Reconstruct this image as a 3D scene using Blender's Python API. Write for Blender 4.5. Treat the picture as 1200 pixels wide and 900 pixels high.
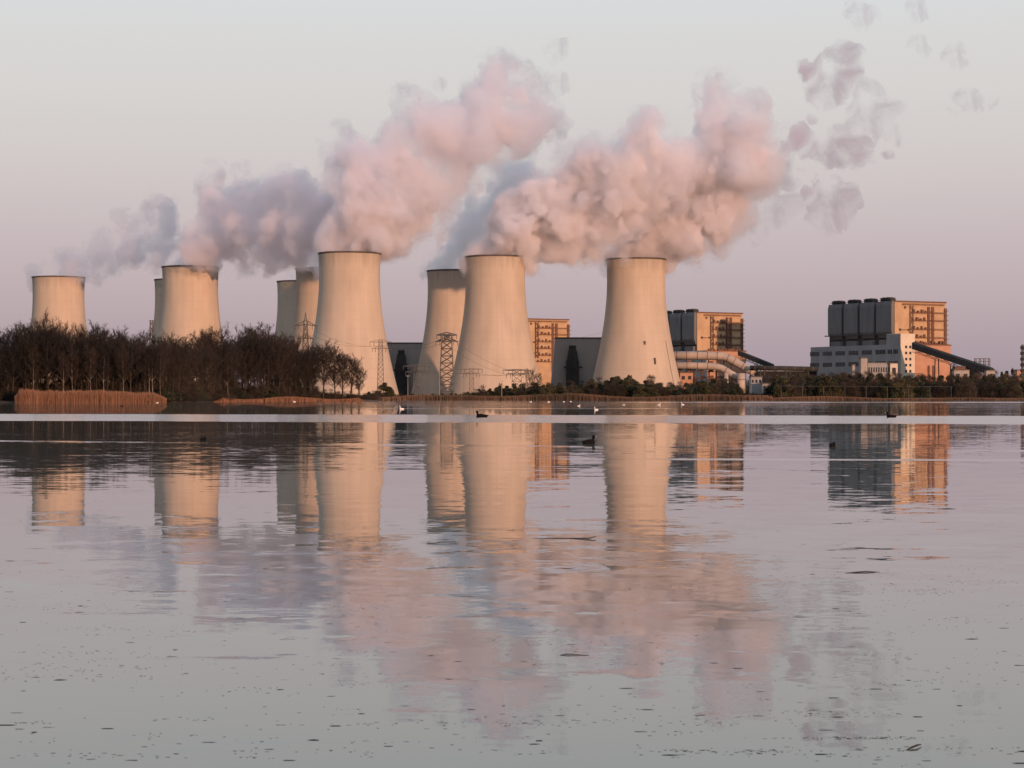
import bpy, bmesh, math, random
import numpy as np
from mathutils import Vector, Matrix

for o in list(bpy.data.objects):
    bpy.data.objects.remove(o)
SC = bpy.context.scene
COL = SC.collection
R = math.radians
F = 2400.0          # focal length in pixels of the 1200 px wide photograph
HZ = 466.0          # row of the horizon
CH = 1.4            # camera height over the water

# ------------------------------------------------------------------ camera
cam = bpy.data.cameras.new('camera')
cam.sensor_width = 36.0
cam.lens = 72.0
cam.clip_start = 0.1
cam.clip_end = 60000.0
co = bpy.data.objects.new('camera', cam)
COL.objects.link(co)
co.location = (0, 0, CH)
co.rotation_euler = (R(90) + math.atan((HZ - 450.0) / F), 0, 0)
SC.camera = co


def lin(r, g, b):
    def f(c):
        c /= 255.0
        return c / 12.92 if c <= 0.04045 else ((c + 0.055) / 1.055) ** 2.4
    return (f(r), f(g), f(b), 1.0)


# ------------------------------------------------------------------ sky, sun, exposure
SUN_AZ, SUN_EL = 30.0, 3.6          # degrees to the right of straight behind the camera, and up
world = bpy.data.worlds.new('World')
SC.world = world
world.use_nodes = True
wt = world.node_tree
wt.nodes.clear()
wo = wt.nodes.new('ShaderNodeOutputWorld')
bg = wt.nodes.new('ShaderNodeBackground')
sky = wt.nodes.new('ShaderNodeTexSky')
sky.sky_type = 'NISHITA'
sky.sun_disc = False
sky.sun_elevation = R(SUN_EL)
sky.sun_rotation = R(180.0 - SUN_AZ)
sky.air_density = 1.0
sky.dust_density = 2.0
sky.ozone_density = 1.5
bg.inputs['Strength'].default_value = 0.15
wt.links.new(sky.outputs[0], bg.inputs['Color'])
# the twilight haze layers of the lower sky, by elevation
tc = wt.nodes.new('ShaderNodeTexCoord')
sep = wt.nodes.new('ShaderNodeSeparateXYZ')
wt.links.new(tc.outputs['Generated'], sep.inputs[0])
mr = wt.nodes.new('ShaderNodeMapRange')
mr.inputs['From Min'].default_value = 0.0
mr.inputs['From Max'].default_value = 0.4
wt.links.new(sep.outputs['Z'], mr.inputs['Value'])
ramp = wt.nodes.new('ShaderNodeValToRGB')
SKY_STOPS = [(-0.01, (162, 147, 158)), (20, (171, 155, 165)), (100, (191, 173, 180)), (190, (206, 191, 195)),
             (270, (215, 206, 206)), (350, (221, 216, 214)), (420, (223, 221, 220)), (480, (224, 225, 228)),
             (700, (214, 221, 230)), (1030, (192, 203, 220))]
cr = ramp.color_ramp
while len(cr.elements) < len(SKY_STOPS):
    cr.elements.new(0.5)
for e, (px, c) in zip(cr.elements, SKY_STOPS):
    e.position = max(0.0, min(1.0, math.sin(math.atan(px / F)) / 0.4))
    e.color = lin(*c)
wt.links.new(mr.outputs[0], ramp.inputs[0])
bg2 = wt.nodes.new('ShaderNodeBackground')
bg2.inputs['Strength'].default_value = 1.0
wt.links.new(ramp.outputs[0], bg2.inputs['Color'])
mixw = wt.nodes.new('ShaderNodeMixShader')
mixw.inputs[0].default_value = 0.9
wt.links.new(bg.outputs[0], mixw.inputs[1])
wt.links.new(bg2.outputs[0], mixw.inputs[2])
wt.links.new(mixw.outputs[0], wo.inputs['Surface'])

sl = bpy.data.lights.new('sun', 'SUN')
sl.energy = 4.3
sl.angle = R(0.6)
sl.color = (1.0, 0.53, 0.32)
so = bpy.data.objects.new('sun', sl)
COL.objects.link(so)
az, el = R(SUN_AZ), R(SUN_EL)
to_sun = Vector((math.sin(az) * math.cos(el), -math.cos(az) * math.cos(el), math.sin(el)))
so.rotation_euler = to_sun.to_track_quat('Z', 'Y').to_euler()
so.location = (60, -90, 40)

SC.view_settings.view_transform = 'Standard'
SC.view_settings.look = 'None'
SC.view_settings.exposure = 0.0
SC.view_settings.gamma = 1.0
SC.view_settings.use_curve_mapping = False
cy = SC.cycles
cy.max_bounces = 14
cy.diffuse_bounces = 2
cy.glossy_bounces = 3
cy.transparent_max_bounces = 8
cy.volume_bounces = 8
cy.use_denoising = True
cy.volume_step_rate = 0.35
cy.volume_max_steps = 256
cy.caustics_reflective = False
cy.caustics_refractive = False


# ------------------------------------------------------------------ helpers
def at(x, y, D):
    """point seen at photo pixel (x, y) that lies D metres ahead"""
    return Vector(((x - 600.0) * D / F, D, CH + (HZ - y) * D / F))


def tag(o, label=None, cat=None, group=None, kind=None):
    if label:
        o['label'] = label
    if cat:
        o['category'] = cat
    if group:
        o['group'] = group
    if kind:
        o['kind'] = kind
    return o


def empty(name, loc=(0, 0, 0), rz=0.0):
    o = bpy.data.objects.new(name, None)
    COL.objects.link(o)
    o.location = loc
    o.rotation_euler = (0, 0, rz)
    o.empty_display_size = 0.5
    return o


def link_mesh(name, me, mat, parent=None):
    o = bpy.data.objects.new(name, me)
    COL.objects.link(o)
    if mat is not None:
        if not me.materials:
            me.materials.append(mat)
    if parent is not None:
        o.parent = parent
    return o


def copy_tree(o, parent=None):
    c = o.copy()
    COL.objects.link(c)
    c.parent = parent
    for ch in list(o.children):
        copy_tree(ch, c)
    return c


class MB:
    """collects vertices and faces for one mesh"""
    def __init__(self):
        self.v, self.f = [], []

    def add(self, vs, fs):
        n = len(self.v)
        self.v.extend([tuple(p) for p in vs])
        self.f.extend([tuple(i + n for i in f) for f in fs])

    def box(self, x0, x1, y0, y1, z0, z1):
        self.add([(x0, y0, z0), (x1, y0, z0), (x1, y1, z0), (x0, y1, z0), (x0, y0, z1), (x1, y0, z1), (x1, y1, z1), (x0, y1, z1)],
                 [(0, 3, 2, 1), (4, 5, 6, 7), (0, 1, 5, 4), (1, 2, 6, 5), (2, 3, 7, 6), (3, 0, 4, 7)])

    def prism(self, pts, z0, z1, top=None):
        n = len(pts)
        t = top or pts
        self.add([(x, y, z0) for x, y in pts] + [(x, y, z1) for x, y in t],
                 [tuple(range(n))[::-1], tuple(range(n, 2 * n))] + [(i, (i + 1) % n, n + (i + 1) % n, n + i) for i in range(n)])

    def tube(self, pts, rs, n=6, cap=True):
        pts = [Vector(p) for p in pts]
        if not hasattr(rs, '__len__'):
            rs = [rs] * len(pts)
        base = len(self.v)
        prev = None
        for i, p in enumerate(pts):
            d = (pts[min(i + 1, len(pts) - 1)] - pts[max(i - 1, 0)])
            if d.length < 1e-9:
                d = Vector((0, 0, 1))
            d.normalize()
            if prev is None:
                a = d.cross(Vector((0, 0, 1)))
                if a.length < 0.05:
                    a = d.cross(Vector((1, 0, 0)))
            else:
                a = prev - d * prev.dot(d)
            a.normalize()
            prev = a
            b = d.cross(a)
            for k in range(n):
                t = 2 * math.pi * k / n
                q = p + (a * math.cos(t) + b * math.sin(t)) * rs[i]
                self.v.append((q.x, q.y, q.z))
        for i in range(len(pts) - 1):
            for k in range(n):
                k2 = (k + 1) % n
                self.f.append((base + i * n + k, base + i * n + k2, base + (i + 1) * n + k2, base + (i + 1) * n + k))
        if cap and n > 2:
            self.f.append(tuple(base + k for k in range(n))[::-1])
            e = base + (len(pts) - 1) * n
            self.f.append(tuple(e + k for k in range(n)))

    def beam(self, a, b, w):
        self.tube([a, b], w * 0.7, 4)

    def mesh(self, name, smooth=False):
        me = bpy.data.meshes.new(name)
        me.from_pydata(self.v, [], self.f)
        me.update()
        if smooth:
            me.shade_smooth()
        return me

    def build(self, name, mat, parent=None, smooth=False):
        return link_mesh(name, self.mesh(name, smooth), mat, parent)


# ------------------------------------------------------------------ materials
def nodes_of(name):
    m = bpy.data.materials.new(name)
    m.use_nodes = True
    nt = m.node_tree
    nt.nodes.clear()
    out = nt.nodes.new('ShaderNodeOutputMaterial')
    b = nt.nodes.new('ShaderNodeBsdfPrincipled')
    nt.links.new(b.outputs[0], out.inputs['Surface'])
    return m, nt, b, out


def mat(name, c1, c2=None, scale=0.5, rough=0.85, stretch=(1, 1, 1), detail=4.0, metal=0.0, spec=0.3, ramp=(0.35, 0.65), per_object=0.0):
    m, nt, b, out = nodes_of(name)
    b.inputs['Roughness'].default_value = rough
    b.inputs['Metallic'].default_value = metal
    b.inputs['Specular IOR Level'].default_value = spec
    c2 = c2 or tuple(x * 0.75 for x in c1)
    t = nt.nodes.new('ShaderNodeTexCoord')
    mp = nt.nodes.new('ShaderNodeMapping')
    mp.inputs['Scale'].default_value = stretch
    nt.links.new(t.outputs['Object'], mp.inputs[0])
    n = nt.nodes.new('ShaderNodeTexNoise')
    n.inputs['Scale'].default_value = scale
    n.inputs['Detail'].default_value = detail
    nt.links.new(mp.outputs[0], n.inputs['Vector'])
    r = nt.nodes.new('ShaderNodeValToRGB')
    r.color_ramp.elements[0].position, r.color_ramp.elements[1].position = ramp
    r.color_ramp.elements[0].color = (*c1[:3], 1)
    r.color_ramp.elements[1].color = (*c2[:3], 1)
    nt.links.new(n.outputs[0], r.inputs[0])
    src = r.outputs[0]
    if per_object:
        oi = nt.nodes.new('ShaderNodeObjectInfo')
        mrr = nt.nodes.new('ShaderNodeMapRange')
        mrr.inputs['To Min'].default_value = 1 - per_object
        mrr.inputs['To Max'].default_value = 1 + per_object
        nt.links.new(oi.outputs['Random'], mrr.inputs['Value'])
        hs = nt.nodes.new('ShaderNodeHueSaturation')
        nt.links.new(mrr.outputs[0], hs.inputs['Value'])
        nt.links.new(src, hs.inputs['Color'])
        src = hs.outputs[0]
    nt.links.new(src, b.inputs['Base Color'])
    return m


def concrete_material(name, seed):
    """weathered shell concrete: lift rings, vertical run-off streaks, dark stained rim"""
    m, nt, b, out = nodes_of(name)
    b.inputs['Roughness'].default_value = 0.9
    b.inputs['Specular IOR Level'].default_value = 0.15
    L = nt.links
    t = nt.nodes.new('ShaderNodeTexCoord')
    sp = nt.nodes.new('ShaderNodeSeparateXYZ')
    L.new(t.outputs['Object'], sp.inputs[0])
    ang = nt.nodes.new('ShaderNodeMath'); ang.operation = 'ARCTAN2'
    L.new(sp.outputs['Y'], ang.inputs[0]); L.new(sp.outputs['X'], ang.inputs[1])

    def comb(sx, sz):
        c = nt.nodes.new('ShaderNodeCombineXYZ')
        a = nt.nodes.new('ShaderNodeMath'); a.operation = 'MULTIPLY'; a.inputs[1].default_value = sx
        L.new(ang.outputs[0], a.inputs[0])
        z = nt.nodes.new('ShaderNodeMath'); z.operation = 'MULTIPLY'; z.inputs[1].default_value = sz
        L.new(sp.outputs['Z'], z.inputs[0])
        L.new(a.outputs[0], c.inputs[0]); L.new(z.outputs[0], c.inputs[1]); c.inputs[2].default_value = seed
        return c

    def noise(vec, scale, detail):
        n = nt.nodes.new('ShaderNodeTexNoise')
        n.inputs['Scale'].default_value = scale
        n.inputs['Detail'].default_value = detail
        L.new(vec.outputs[0], n.inputs['Vector'])
        return n.outputs[0]

    def ramp(src, p0, p1, a, c):
        r = nt.nodes.new('ShaderNodeMapRange')
        r.inputs['From Min'].default_value, r.inputs['From Max'].default_value = p0, p1
        r.inputs['To Min'].default_value, r.inputs['To Max'].default_value = a, c
        L.new(src, r.inputs['Value'])
        return r.outputs[0]

    def mul(a, c):
        n = nt.nodes.new('ShaderNodeMath'); n.operation = 'MULTIPLY'
        L.new(a, n.inputs[0])
        if isinstance(c, float):
            n.inputs[1].default_value = c
        else:
            L.new(c, n.inputs[1])
        return n.outputs[0]
    streak = ramp(noise(comb(9.0, 0.012), 1.0, 4), 0.3, 0.7, 0.95, 1.03)
    fine = ramp(noise(comb(42.0, 0.05), 1.0, 2), 0.3, 0.7, 0.985, 1.01)
    patch = ramp(noise(comb(2.2, 0.03), 1.0, 5), 0.3, 0.7, 0.90, 1.05)
    # lift rings
    fr = nt.nodes.new('ShaderNodeMath'); fr.operation = 'FRACT'
    L.new(mul(sp.outputs['Z'], 1 / 7.6), fr.inputs[0])
    ring = ramp(fr.outputs[0], 0.0, 0.12, 0.95, 1.0)
    # algae and soot run down from the rim, ragged lower end
    rag = ramp(noise(comb(7.0, 0.02), 1.0, 4), 0.3, 0.7, -5.0, 5.0)
    zz = nt.nodes.new('ShaderNodeMath'); zz.operation = 'ADD'
    L.new(sp.outputs['Z'], zz.inputs[0]); L.new(rag, zz.inputs[1])
    top = ramp(zz.outputs[0], 104.0, 117.0, 1.0, 0.74)
    v = mul(mul(mul(streak, fine), mul(patch, ring)), top)
    hs = nt.nodes.new('ShaderNodeHueSaturation')
    hs.inputs['Color'].default_value = (0.45, 0.38, 0.305, 1)
    L.new(v, hs.inputs['Value'])
    L.new(hs.outputs[0], b.inputs['Base Color'])
    return m


M = {}
M['rim'] = mat('stained_rim_concrete', (0.05, 0.043, 0.04), (0.09, 0.08, 0.07), 0.3)
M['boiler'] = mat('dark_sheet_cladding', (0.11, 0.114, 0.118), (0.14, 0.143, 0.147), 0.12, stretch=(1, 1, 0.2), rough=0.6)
M['boiler_deep'] = mat('near_black_steel', (0.03, 0.03, 0.032), (0.048, 0.048, 0.05), 0.2)  # near-black; doubles as painted shade on the recessed boiler walls
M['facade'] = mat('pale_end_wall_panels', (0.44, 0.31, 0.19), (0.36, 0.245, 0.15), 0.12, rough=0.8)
M['brick'] = mat('red_clinker_cladding', (0.42, 0.24, 0.16), (0.36, 0.20, 0.13), 0.15)
M['gallery'] = mat('rust_red_steel', (0.16, 0.085, 0.06), (0.11, 0.06, 0.045), 0.4)
M['hall'] = mat('grey_panel_hall', (0.235, 0.24, 0.245), (0.28, 0.285, 0.29), 0.1, stretch=(1, 1, 0.3))
M['hall_dark'] = mat('dark_grey_hall', (0.29, 0.28, 0.275), (0.34, 0.33, 0.32), 0.08, stretch=(1, 1, 0.25))
M['stair'] = mat('cream_stair_tower', (0.56, 0.50, 0.40), (0.50, 0.44, 0.35), 0.15)
M['white'] = mat('white_render', (0.34, 0.31, 0.29), (0.26, 0.24, 0.225), 0.2)
M['glass'] = mat('window_glass', (0.02, 0.022, 0.025), (0.03, 0.03, 0.034), 0.6, rough=0.15, spec=0.5)
M['shed'] = mat('soot_black_sheds', (0.010, 0.010, 0.011), (0.016, 0.016, 0.016), 0.2)
M['pipe'] = mat('dull_duct_sheet', (0.40, 0.34, 0.29), (0.33, 0.28, 0.24), 0.15, rough=0.6)
M['steel'] = mat('dark_steel', (0.05, 0.05, 0.05), (0.075, 0.072, 0.07), 0.5, rough=0.6)
M['pylon_pale'] = mat('haze_faded_lattice', (0.22, 0.18, 0.145), (0.17, 0.14, 0.115), 0.5, rough=0.6)  # lighter tone paints the haze that makes distant pylons faint
M['pylon'] = mat('galvanised_lattice', (0.11, 0.105, 0.10), (0.075, 0.07, 0.068), 0.5, rough=0.6)
M['conveyor'] = mat('conveyor_gallery_sheet', (0.022, 0.026, 0.028), (0.032, 0.035, 0.036), 0.3)
M['bark'] = mat('dark_bark', (0.026, 0.021, 0.017), (0.045, 0.035, 0.026), 1.5, stretch=(1, 1, 0.25), per_object=0.25)
M['twig'] = mat('bare_twigs', (0.022, 0.0175, 0.0145), (0.031, 0.0235, 0.018), 0.4, per_object=0.5)
M['birch'] = mat('birch_bark', (0.24, 0.21, 0.17), (0.07, 0.06, 0.05), 1.2, stretch=(1, 1, 0.5), per_object=0.2)
M['bud'] = mat('budding_leaves', (0.055, 0.055, 0.026), (0.075, 0.066, 0.034), 0.3, per_object=0.35)
M['scrub'] = mat('bare_scrub_twigs', (0.050, 0.040, 0.030), (0.036, 0.029, 0.022), 0.5, per_object=0.3)
M['dark_leaf'] = mat('dark_evergreen_leaves', (0.024, 0.030, 0.019), (0.036, 0.040, 0.024), 0.4, per_object=0.3)
M['reed'] = mat('dry_reed_stalks', (0.25, 0.13, 0.078), (0.185, 0.098, 0.06), 0.5, stretch=(1, 1, 0.2), per_object=0.1)
M['far_reed'] = mat('dry_reed_belt', (0.17, 0.10, 0.064), (0.075, 0.052, 0.035), 0.02, stretch=(1, 1, 0.2), detail=6)
M['soil'] = mat('dry_grass_ground', (0.085, 0.06, 0.038), (0.055, 0.042, 0.027), 0.05, detail=8)
M['duck'] = mat('dark_plumage', (0.004, 0.004, 0.004), (0.007, 0.006, 0.006), 8.0, rough=0.8, spec=0.1)
M['gull'] = mat('white_plumage', (0.80, 0.78, 0.75), (0.66, 0.64, 0.62), 6.0, rough=0.7)
M['bill'] = mat('pale_horn_bill', (0.55, 0.48, 0.42), (0.45, 0.36, 0.30), 20.0, rough=0.5)
M['debris'] = mat('wet_plant_bits', (0.035, 0.032, 0.027), (0.06, 0.053, 0.043), 6.0, rough=0.45)
M['wood'] = mat('wet_driftwood', (0.02, 0.016, 0.013), (0.035, 0.028, 0.022), 6.0, rough=0.5)
M['cable'] = mat('weathered_cable', (0.06, 0.058, 0.058), (0.08, 0.075, 0.072), 0.1)
M['lamp_red'] = mat('red_signal_paint', (0.5, 0.06, 0.04), (0.4, 0.05, 0.03), 1.0)


def water_material():
    m, nt, b, out = nodes_of('lake_water')
    L = nt.links
    b.inputs['Base Color'].default_value = (0.17, 0.176, 0.155, 1)
    b.inputs['Roughness'].default_value = 0.02
    b.inputs['IOR'].default_value = 1.333
    g = nt.nodes.new('ShaderNodeNewGeometry')
    sp = nt.nodes.new('ShaderNodeSeparateXYZ')
    L.new(g.outputs['Position'], sp.inputs[0])

    def math_(op, a, c=None, d=None):
        n = nt.nodes.new('ShaderNodeMath'); n.operation = op
        for i, x in enumerate((a, c, d)):
            if x is None:
                continue
            if isinstance(x, (int, float)):
                n.inputs[i].default_value = x
            else:
                L.new(x, n.inputs[i])
        return n.outputs[0]

    def noise(scale, detail, stretch=(1, 1, 1), off=0.0, rough=0.5):
        mp = nt.nodes.new('ShaderNodeMapping')
        mp.inputs['Scale'].default_value = stretch
        mp.inputs['Location'].default_value = (off, off * 0.7, 0)
        L.new(g.outputs['Position'], mp.inputs[0])
        n = nt.nodes.new('ShaderNodeTexNoise')
        n.inputs['Scale'].default_value = scale
        n.inputs['Detail'].default_value = detail
        n.inputs['Roughness'].default_value = rough
        L.new(mp.outputs[0], n.inputs['Vector'])
        return n

    def smooth(v, a, c, lo=0.0, hi=1.0):
        r = nt.nodes.new('ShaderNodeMapRange')
        r.interpolation_type = 'SMOOTHSTEP'
        for i, x in (('From Min', a), ('From Max', c), ('To Min', lo), ('To Max', hi)):
            r.inputs[i].default_value = x
        L.new(v, r.inputs['Value'])
        return r.outputs[0]
    X, Y = sp.outputs['X'], sp.outputs['Y']
    wob = math_('MULTIPLY', math_('SUBTRACT', noise(0.06, 3).outputs[0], 0.5), 8.0)

    def band(tilt, lo, hi, soft_lo, soft_hi, wobble):
        s = math_('ADD', Y, math_('MULTIPLY', X, tilt))
        s = math_('ADD', s, math_('MULTIPLY', wob, wobble))
        return math_('MULTIPLY', smooth(s, lo, lo + soft_lo), smooth(s, hi - soft_hi, hi, 1.0, 0.0))
    b1 = math_('MULTIPLY', band(0.28, 112, 170, 6.0, 9.0, 0.9), smooth(noise(0.05, 4, stretch=(0.5, 1.6, 1), off=21.0).outputs[0], 0.22, 0.42, 0.7, 1.0))                     # the broad wind lane
    b2 = math_('MULTIPLY', band(0.42, 58.0, 60.6, 0.8, 0.8, 0.10), math_('MULTIPLY', smooth(noise(0.12, 2, off=3.0).outputs[0], 0.40, 0.62), 0.45))
    b3 = math_('MULTIPLY', band(0.10, 46.0, 48.0, 0.7, 0.7, 0.06), math_('MULTIPLY', smooth(X, -1.0, 5.0), 0.5))
    b4 = math_('MULTIPLY', band(0.0, 560, 690, 30, 30, 2.0), smooth(X, 10.0, 60.0))
    b5 = math_('MULTIPLY', band(0.0, 250, 275, 8, 8, 0.6), math_('MULTIPLY', smooth(math_('ABSOLUTE', X), 10.0, 30.0, 1.0, 0.0), 0.35))
    bands = math_('MAXIMUM', math_('MAXIMUM', b1, b2), math_('MAXIMUM', math_('MAXIMUM', b3, b4), b5))
    # calm and rippled patches
    patch = smooth(noise(0.09, 3, stretch=(0.6, 1, 1), off=11.0).outputs[0], 0.35, 0.68, 0.55, 1.7)
    n1 = noise(1.9, 2.0, stretch=(0.7, 1.0, 1.0))
    n2 = noise(9.0, 2.0, stretch=(0.6, 1.0, 1.0), off=5.0)
    n3 = noise(0.5, 1.0, stretch=(0.6, 1.0, 1.0), off=9.0)
    far = smooth(Y, 35.0, 110.0)
    amp2 = math_('ADD', math_('ADD', 0.016, math_('MULTIPLY', far, 0.022)), math_('MULTIPLY', smooth(Y, 170.0, 420.0), 0.10))
    s1 = nt.nodes.new('ShaderNodeSeparateColor'); L.new(n1.outputs['Color'], s1.inputs[0])
    s2 = nt.nodes.new('ShaderNodeSeparateColor'); L.new(n2.outputs['Color'], s2.inputs[0])
    s3 = nt.nodes.new('ShaderNodeSeparateColor'); L.new(n3.outputs['Color'], s3.inputs[0])

    def slope(ch):
        a = math_('MULTIPLY', math_('SUBTRACT', s1.outputs[ch], 0.5), 0.022)
        c = math_('MULTIPLY', math_('SUBTRACT', s2.outputs[ch], 0.5), amp2)
        d = math_('MULTIPLY', math_('SUBTRACT', s3.outputs[ch], 0.5), 0.006)
        return math_('MULTIPLY', math_('ADD', math_('ADD', a, c), d), patch)
    # small cat's-paw streaks of fine ripples near the viewer
    paw = smooth(noise(1.3, 5, stretch=(0.35, 1.3, 1), off=31.0, rough=0.62).outputs[0], 0.52, 0.64)
    patch = math_('MULTIPLY', patch, math_('ADD', 1.0, math_('MULTIPLY', math_('MULTIPLY', paw, smooth(Y, 13.0, 26.0, 1.0, 0.0)), 4.0)))
    sx, sy = slope(0), slope(1)
    # in wind lanes the visible facets lean towards the viewer
    lane = math_('MULTIPLY', math_('ADD', math_('ABSOLUTE', math_('SUBTRACT', s2.outputs[1], 0.5)), 0.18), -0.12)
    sy = math_('ADD', sy, math_('MULTIPLY', lane, bands))
    cb = nt.nodes.new('ShaderNodeCombineXYZ')
    L.new(sx, cb.inputs[0]); L.new(sy, cb.inputs[1]); cb.inputs[2].default_value = 1.0
    vn = nt.nodes.new('ShaderNodeVectorMath'); vn.operation = 'NORMALIZE'
    L.new(cb.outputs[0], vn.inputs[0])
    L.new(vn.outputs[0], b.inputs['Normal'])
    L.new(math_('ADD', math_('MULTIPLY', bands, 0.10), 0.015), b.inputs['Roughness'])
    return m


def steam_material(name, density, g, color=(0.99, 0.99, 0.99)):
    m = bpy.data.materials.new(name)
    m.use_nodes = True
    nt = m.node_tree
    nt.nodes.clear()
    out = nt.nodes.new('ShaderNodeOutputMaterial')
    v = nt.nodes.new('ShaderNodeVolumePrincipled')
    v.inputs['Color'].default_value = (*color, 1)
    v.inputs['Density'].default_value = density
    v.inputs['Anisotropy'].default_value = g
    nt.links.new(v.outputs[0], out.inputs['Volume'])
    return m


def torn_steam_material(name, density, g, color, scale=0.03, lo=0.47, hi=0.66, swirl=0.4):
    """steam whose density breaks into shreds"""
    m = steam_material(name, density, g, color)
    nt = m.node_tree
    v = [n for n in nt.nodes if n.type == 'PRINCIPLED_VOLUME'][0]
    t = nt.nodes.new('ShaderNodeTexCoord')
    n = nt.nodes.new('ShaderNodeTexNoise')
    n.inputs['Scale'].default_value = scale
    n.inputs['Detail'].default_value = 5.0
    n.inputs['Roughness'].default_value = 0.62
    n.inputs['Distortion'].default_value = swirl
    nt.links.new(t.outputs['Object'], n.inputs['Vector'])
    r = nt.nodes.new('ShaderNodeMapRange')
    r.interpolation_type = 'SMOOTHSTEP'
    r.inputs['From Min'].default_value, r.inputs['From Max'].default_value = lo, hi
    r.inputs['To Min'].default_value, r.inputs['To Max'].default_value = 0.0, density
    nt.links.new(n.outputs[0], r.inputs['Value'])
    nt.links.new(r.outputs[0], v.inputs['Density'])
    return m


M['water'] = water_material()

# ------------------------------------------------------------------ implicit surfaces (steam, birds)
def surface_nets(Fd):
    """quads of the zero level of a sampled field, positive inside"""
    s = Fd > 0
    nx, ny, nz = Fd.shape
    acc = np.zeros((nx - 1, ny - 1, nz - 1, 3), np.float32)
    cnt = np.zeros((nx - 1, ny - 1, nz - 1), np.float32)
    for ax in range(3):
        a = [slice(None)] * 3; c = [slice(None)] * 3
        a[ax] = slice(0, -1); c[ax] = slice(1, None)
        f0, f1 = Fd[tuple(a)], Fd[tuple(c)]
        cross = (f0 > 0) != (f1 > 0)
        t = np.where(cross, f0 / np.where(cross, f0 - f1, 1.0), 0.0).astype(np.float32)
        o1, o2 = [k for k in range(3) if k != ax]
        for i in (0, 1):
            for j in (0, 1):
                sl_ = [slice(None)] * 3
                sl_[o1] = slice(i, None if i else -1)
                sl_[o2] = slice(j, None if j else -1)
                cs = cross[tuple(sl_)]
                cnt += cs
                acc[..., ax] += np.where(cs, t[tuple(sl_)], 0)
                acc[..., o1] += np.where(cs, i, 0)
                acc[..., o2] += np.where(cs, j, 0)
    act = cnt > 0
    idx = -np.ones(act.shape, np.int64)
    idx[act] = np.arange(act.sum())
    cells = np.argwhere(act)
    verts = cells + acc[act] / cnt[act][:, None]
    quads = []
    for ax in range(3):
        a = [slice(1, -1)] * 3; c = [slice(1, -1)] * 3
        a[ax] = slice(0, -1); c[ax] = slice(1, None)
        s0, s1 = s[tuple(a)], s[tuple(c)]
        e = np.argwhere(s0 != s1)
        if not len(e):
            continue
        flip = s0[tuple(e.T)]
        o1, o2 = (ax + 1) % 3, (ax + 2) % 3
        base = e.copy()
        for k in range(3):
            if k != ax:
                base[:, k] += 1
        q = []
        for d1, d2 in ((-1, -1), (0, -1), (0, 0), (-1, 0)):
            cc = base.copy()
            cc[:, o1] += d1; cc[:, o2] += d2
            q.append(idx[tuple(cc.T)])
        q = np.stack(q, 1)
        q[~flip] = q[~flip][:, ::-1]
        quads.append(q)
    return verts, np.concatenate(quads)


def mesh_np(name, verts, quads, smooth=True):
    V = np.asarray(verts, np.float64)
    if (np.einsum('ij,ij->i', V[quads[:, 0]], np.cross(V[quads[:, 1]], V[quads[:, 2]])) +
            np.einsum('ij,ij->i', V[quads[:, 0]], np.cross(V[quads[:, 2]], V[quads[:, 3]]))).sum() < 0:
        quads = quads[:, ::-1]          # outward normals
    me = bpy.data.meshes.new(name)
    me.vertices.add(len(verts))
    me.vertices.foreach_set('co', np.asarray(verts, np.float32).ravel())
    me.loops.add(len(quads) * 4)
    me.loops.foreach_set('vertex_index', np.asarray(quads, np.int32).ravel())
    me.polygons.add(len(quads))
    me.polygons.foreach_set('loop_start', np.arange(0, len(quads) * 4, 4, dtype=np.int32))
    me.update(calc_edges=True)
    if smooth:
        me.shade_smooth()
    return me


def bspline_matrix(n, step, wave, rng):
    """rows that interpolate lattice values (spacing wave) at n samples (spacing step)"""
    off = rng.random() * wave
    u = (np.arange(n) * step + off) / wave
    i = np.floor(u).astype(int)
    t = u - i
    w = np.stack([(1 - t) ** 3 / 6, (3 * t ** 3 - 6 * t ** 2 + 4) / 6, (-3 * t ** 3 + 3 * t ** 2 + 3 * t + 1) / 6, t ** 3 / 6], 1)
    m = np.zeros((n, i.max() + 4), np.float32)
    for k in range(4):
        m[np.arange(n), i + k] += w[:, k]
    return m


def grid_noise(shape, step, wave, rng):
    ms = [bspline_matrix(n, step, wave, rng) for n in shape]
    lat = rng.uniform(-1, 1, [m.shape[1] for m in ms]).astype(np.float32)
    a = np.tensordot(ms[0], lat, (1, 0))
    a = np.tensordot(ms[1], a, (1, 1)).transpose(1, 0, 2)
    a = np.tensordot(a, ms[2].T, (2, 0))
    return a * 2.2


def capsule_mesh(caps, step, k, name):
    """smooth union of tapered capsules (a, b, ra, rb) as one continuous skin"""
    P = np.array([c[0] for c in caps] + [c[1] for c in caps])
    rmax = max(max(c[2], c[3]) for c in caps)
    lo, hi = P.min(0) - rmax - 4 * step, P.max(0) + rmax + 4 * step
    ax = [np.arange(lo[i], hi[i], step) for i in range(3)]
    G = np.stack(np.meshgrid(*ax, indexing='ij'), -1)
    tot = np.zeros(G.shape[:3])
    for a, b, ra, rb in caps:
        a, b = np.array(a, float), np.array(b, float)
        d = b - a
        t = np.clip(((G - a) @ d) / max(d @ d, 1e-9), 0, 1)
        dist = np.linalg.norm(G - a - t[..., None] * d, axis=-1)
        tot += np.exp(((ra + (rb - ra) * t) - dist) / k)
    v, q = surface_nets(k * np.log(tot + 1e-12))
    return mesh_np(name, lo + v * step, q)


# ------------------------------------------------------------------ water and land
rng = random.Random(7)
mb = MB()
mb.add([(-9000, -400, 0), (9000, -400, 0), (9000, 1400, 0), (-9000, 1400, 0)], [(0, 1, 2, 3)])
tag(mb.build('lake_water', M['water']), kind='structure')


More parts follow.
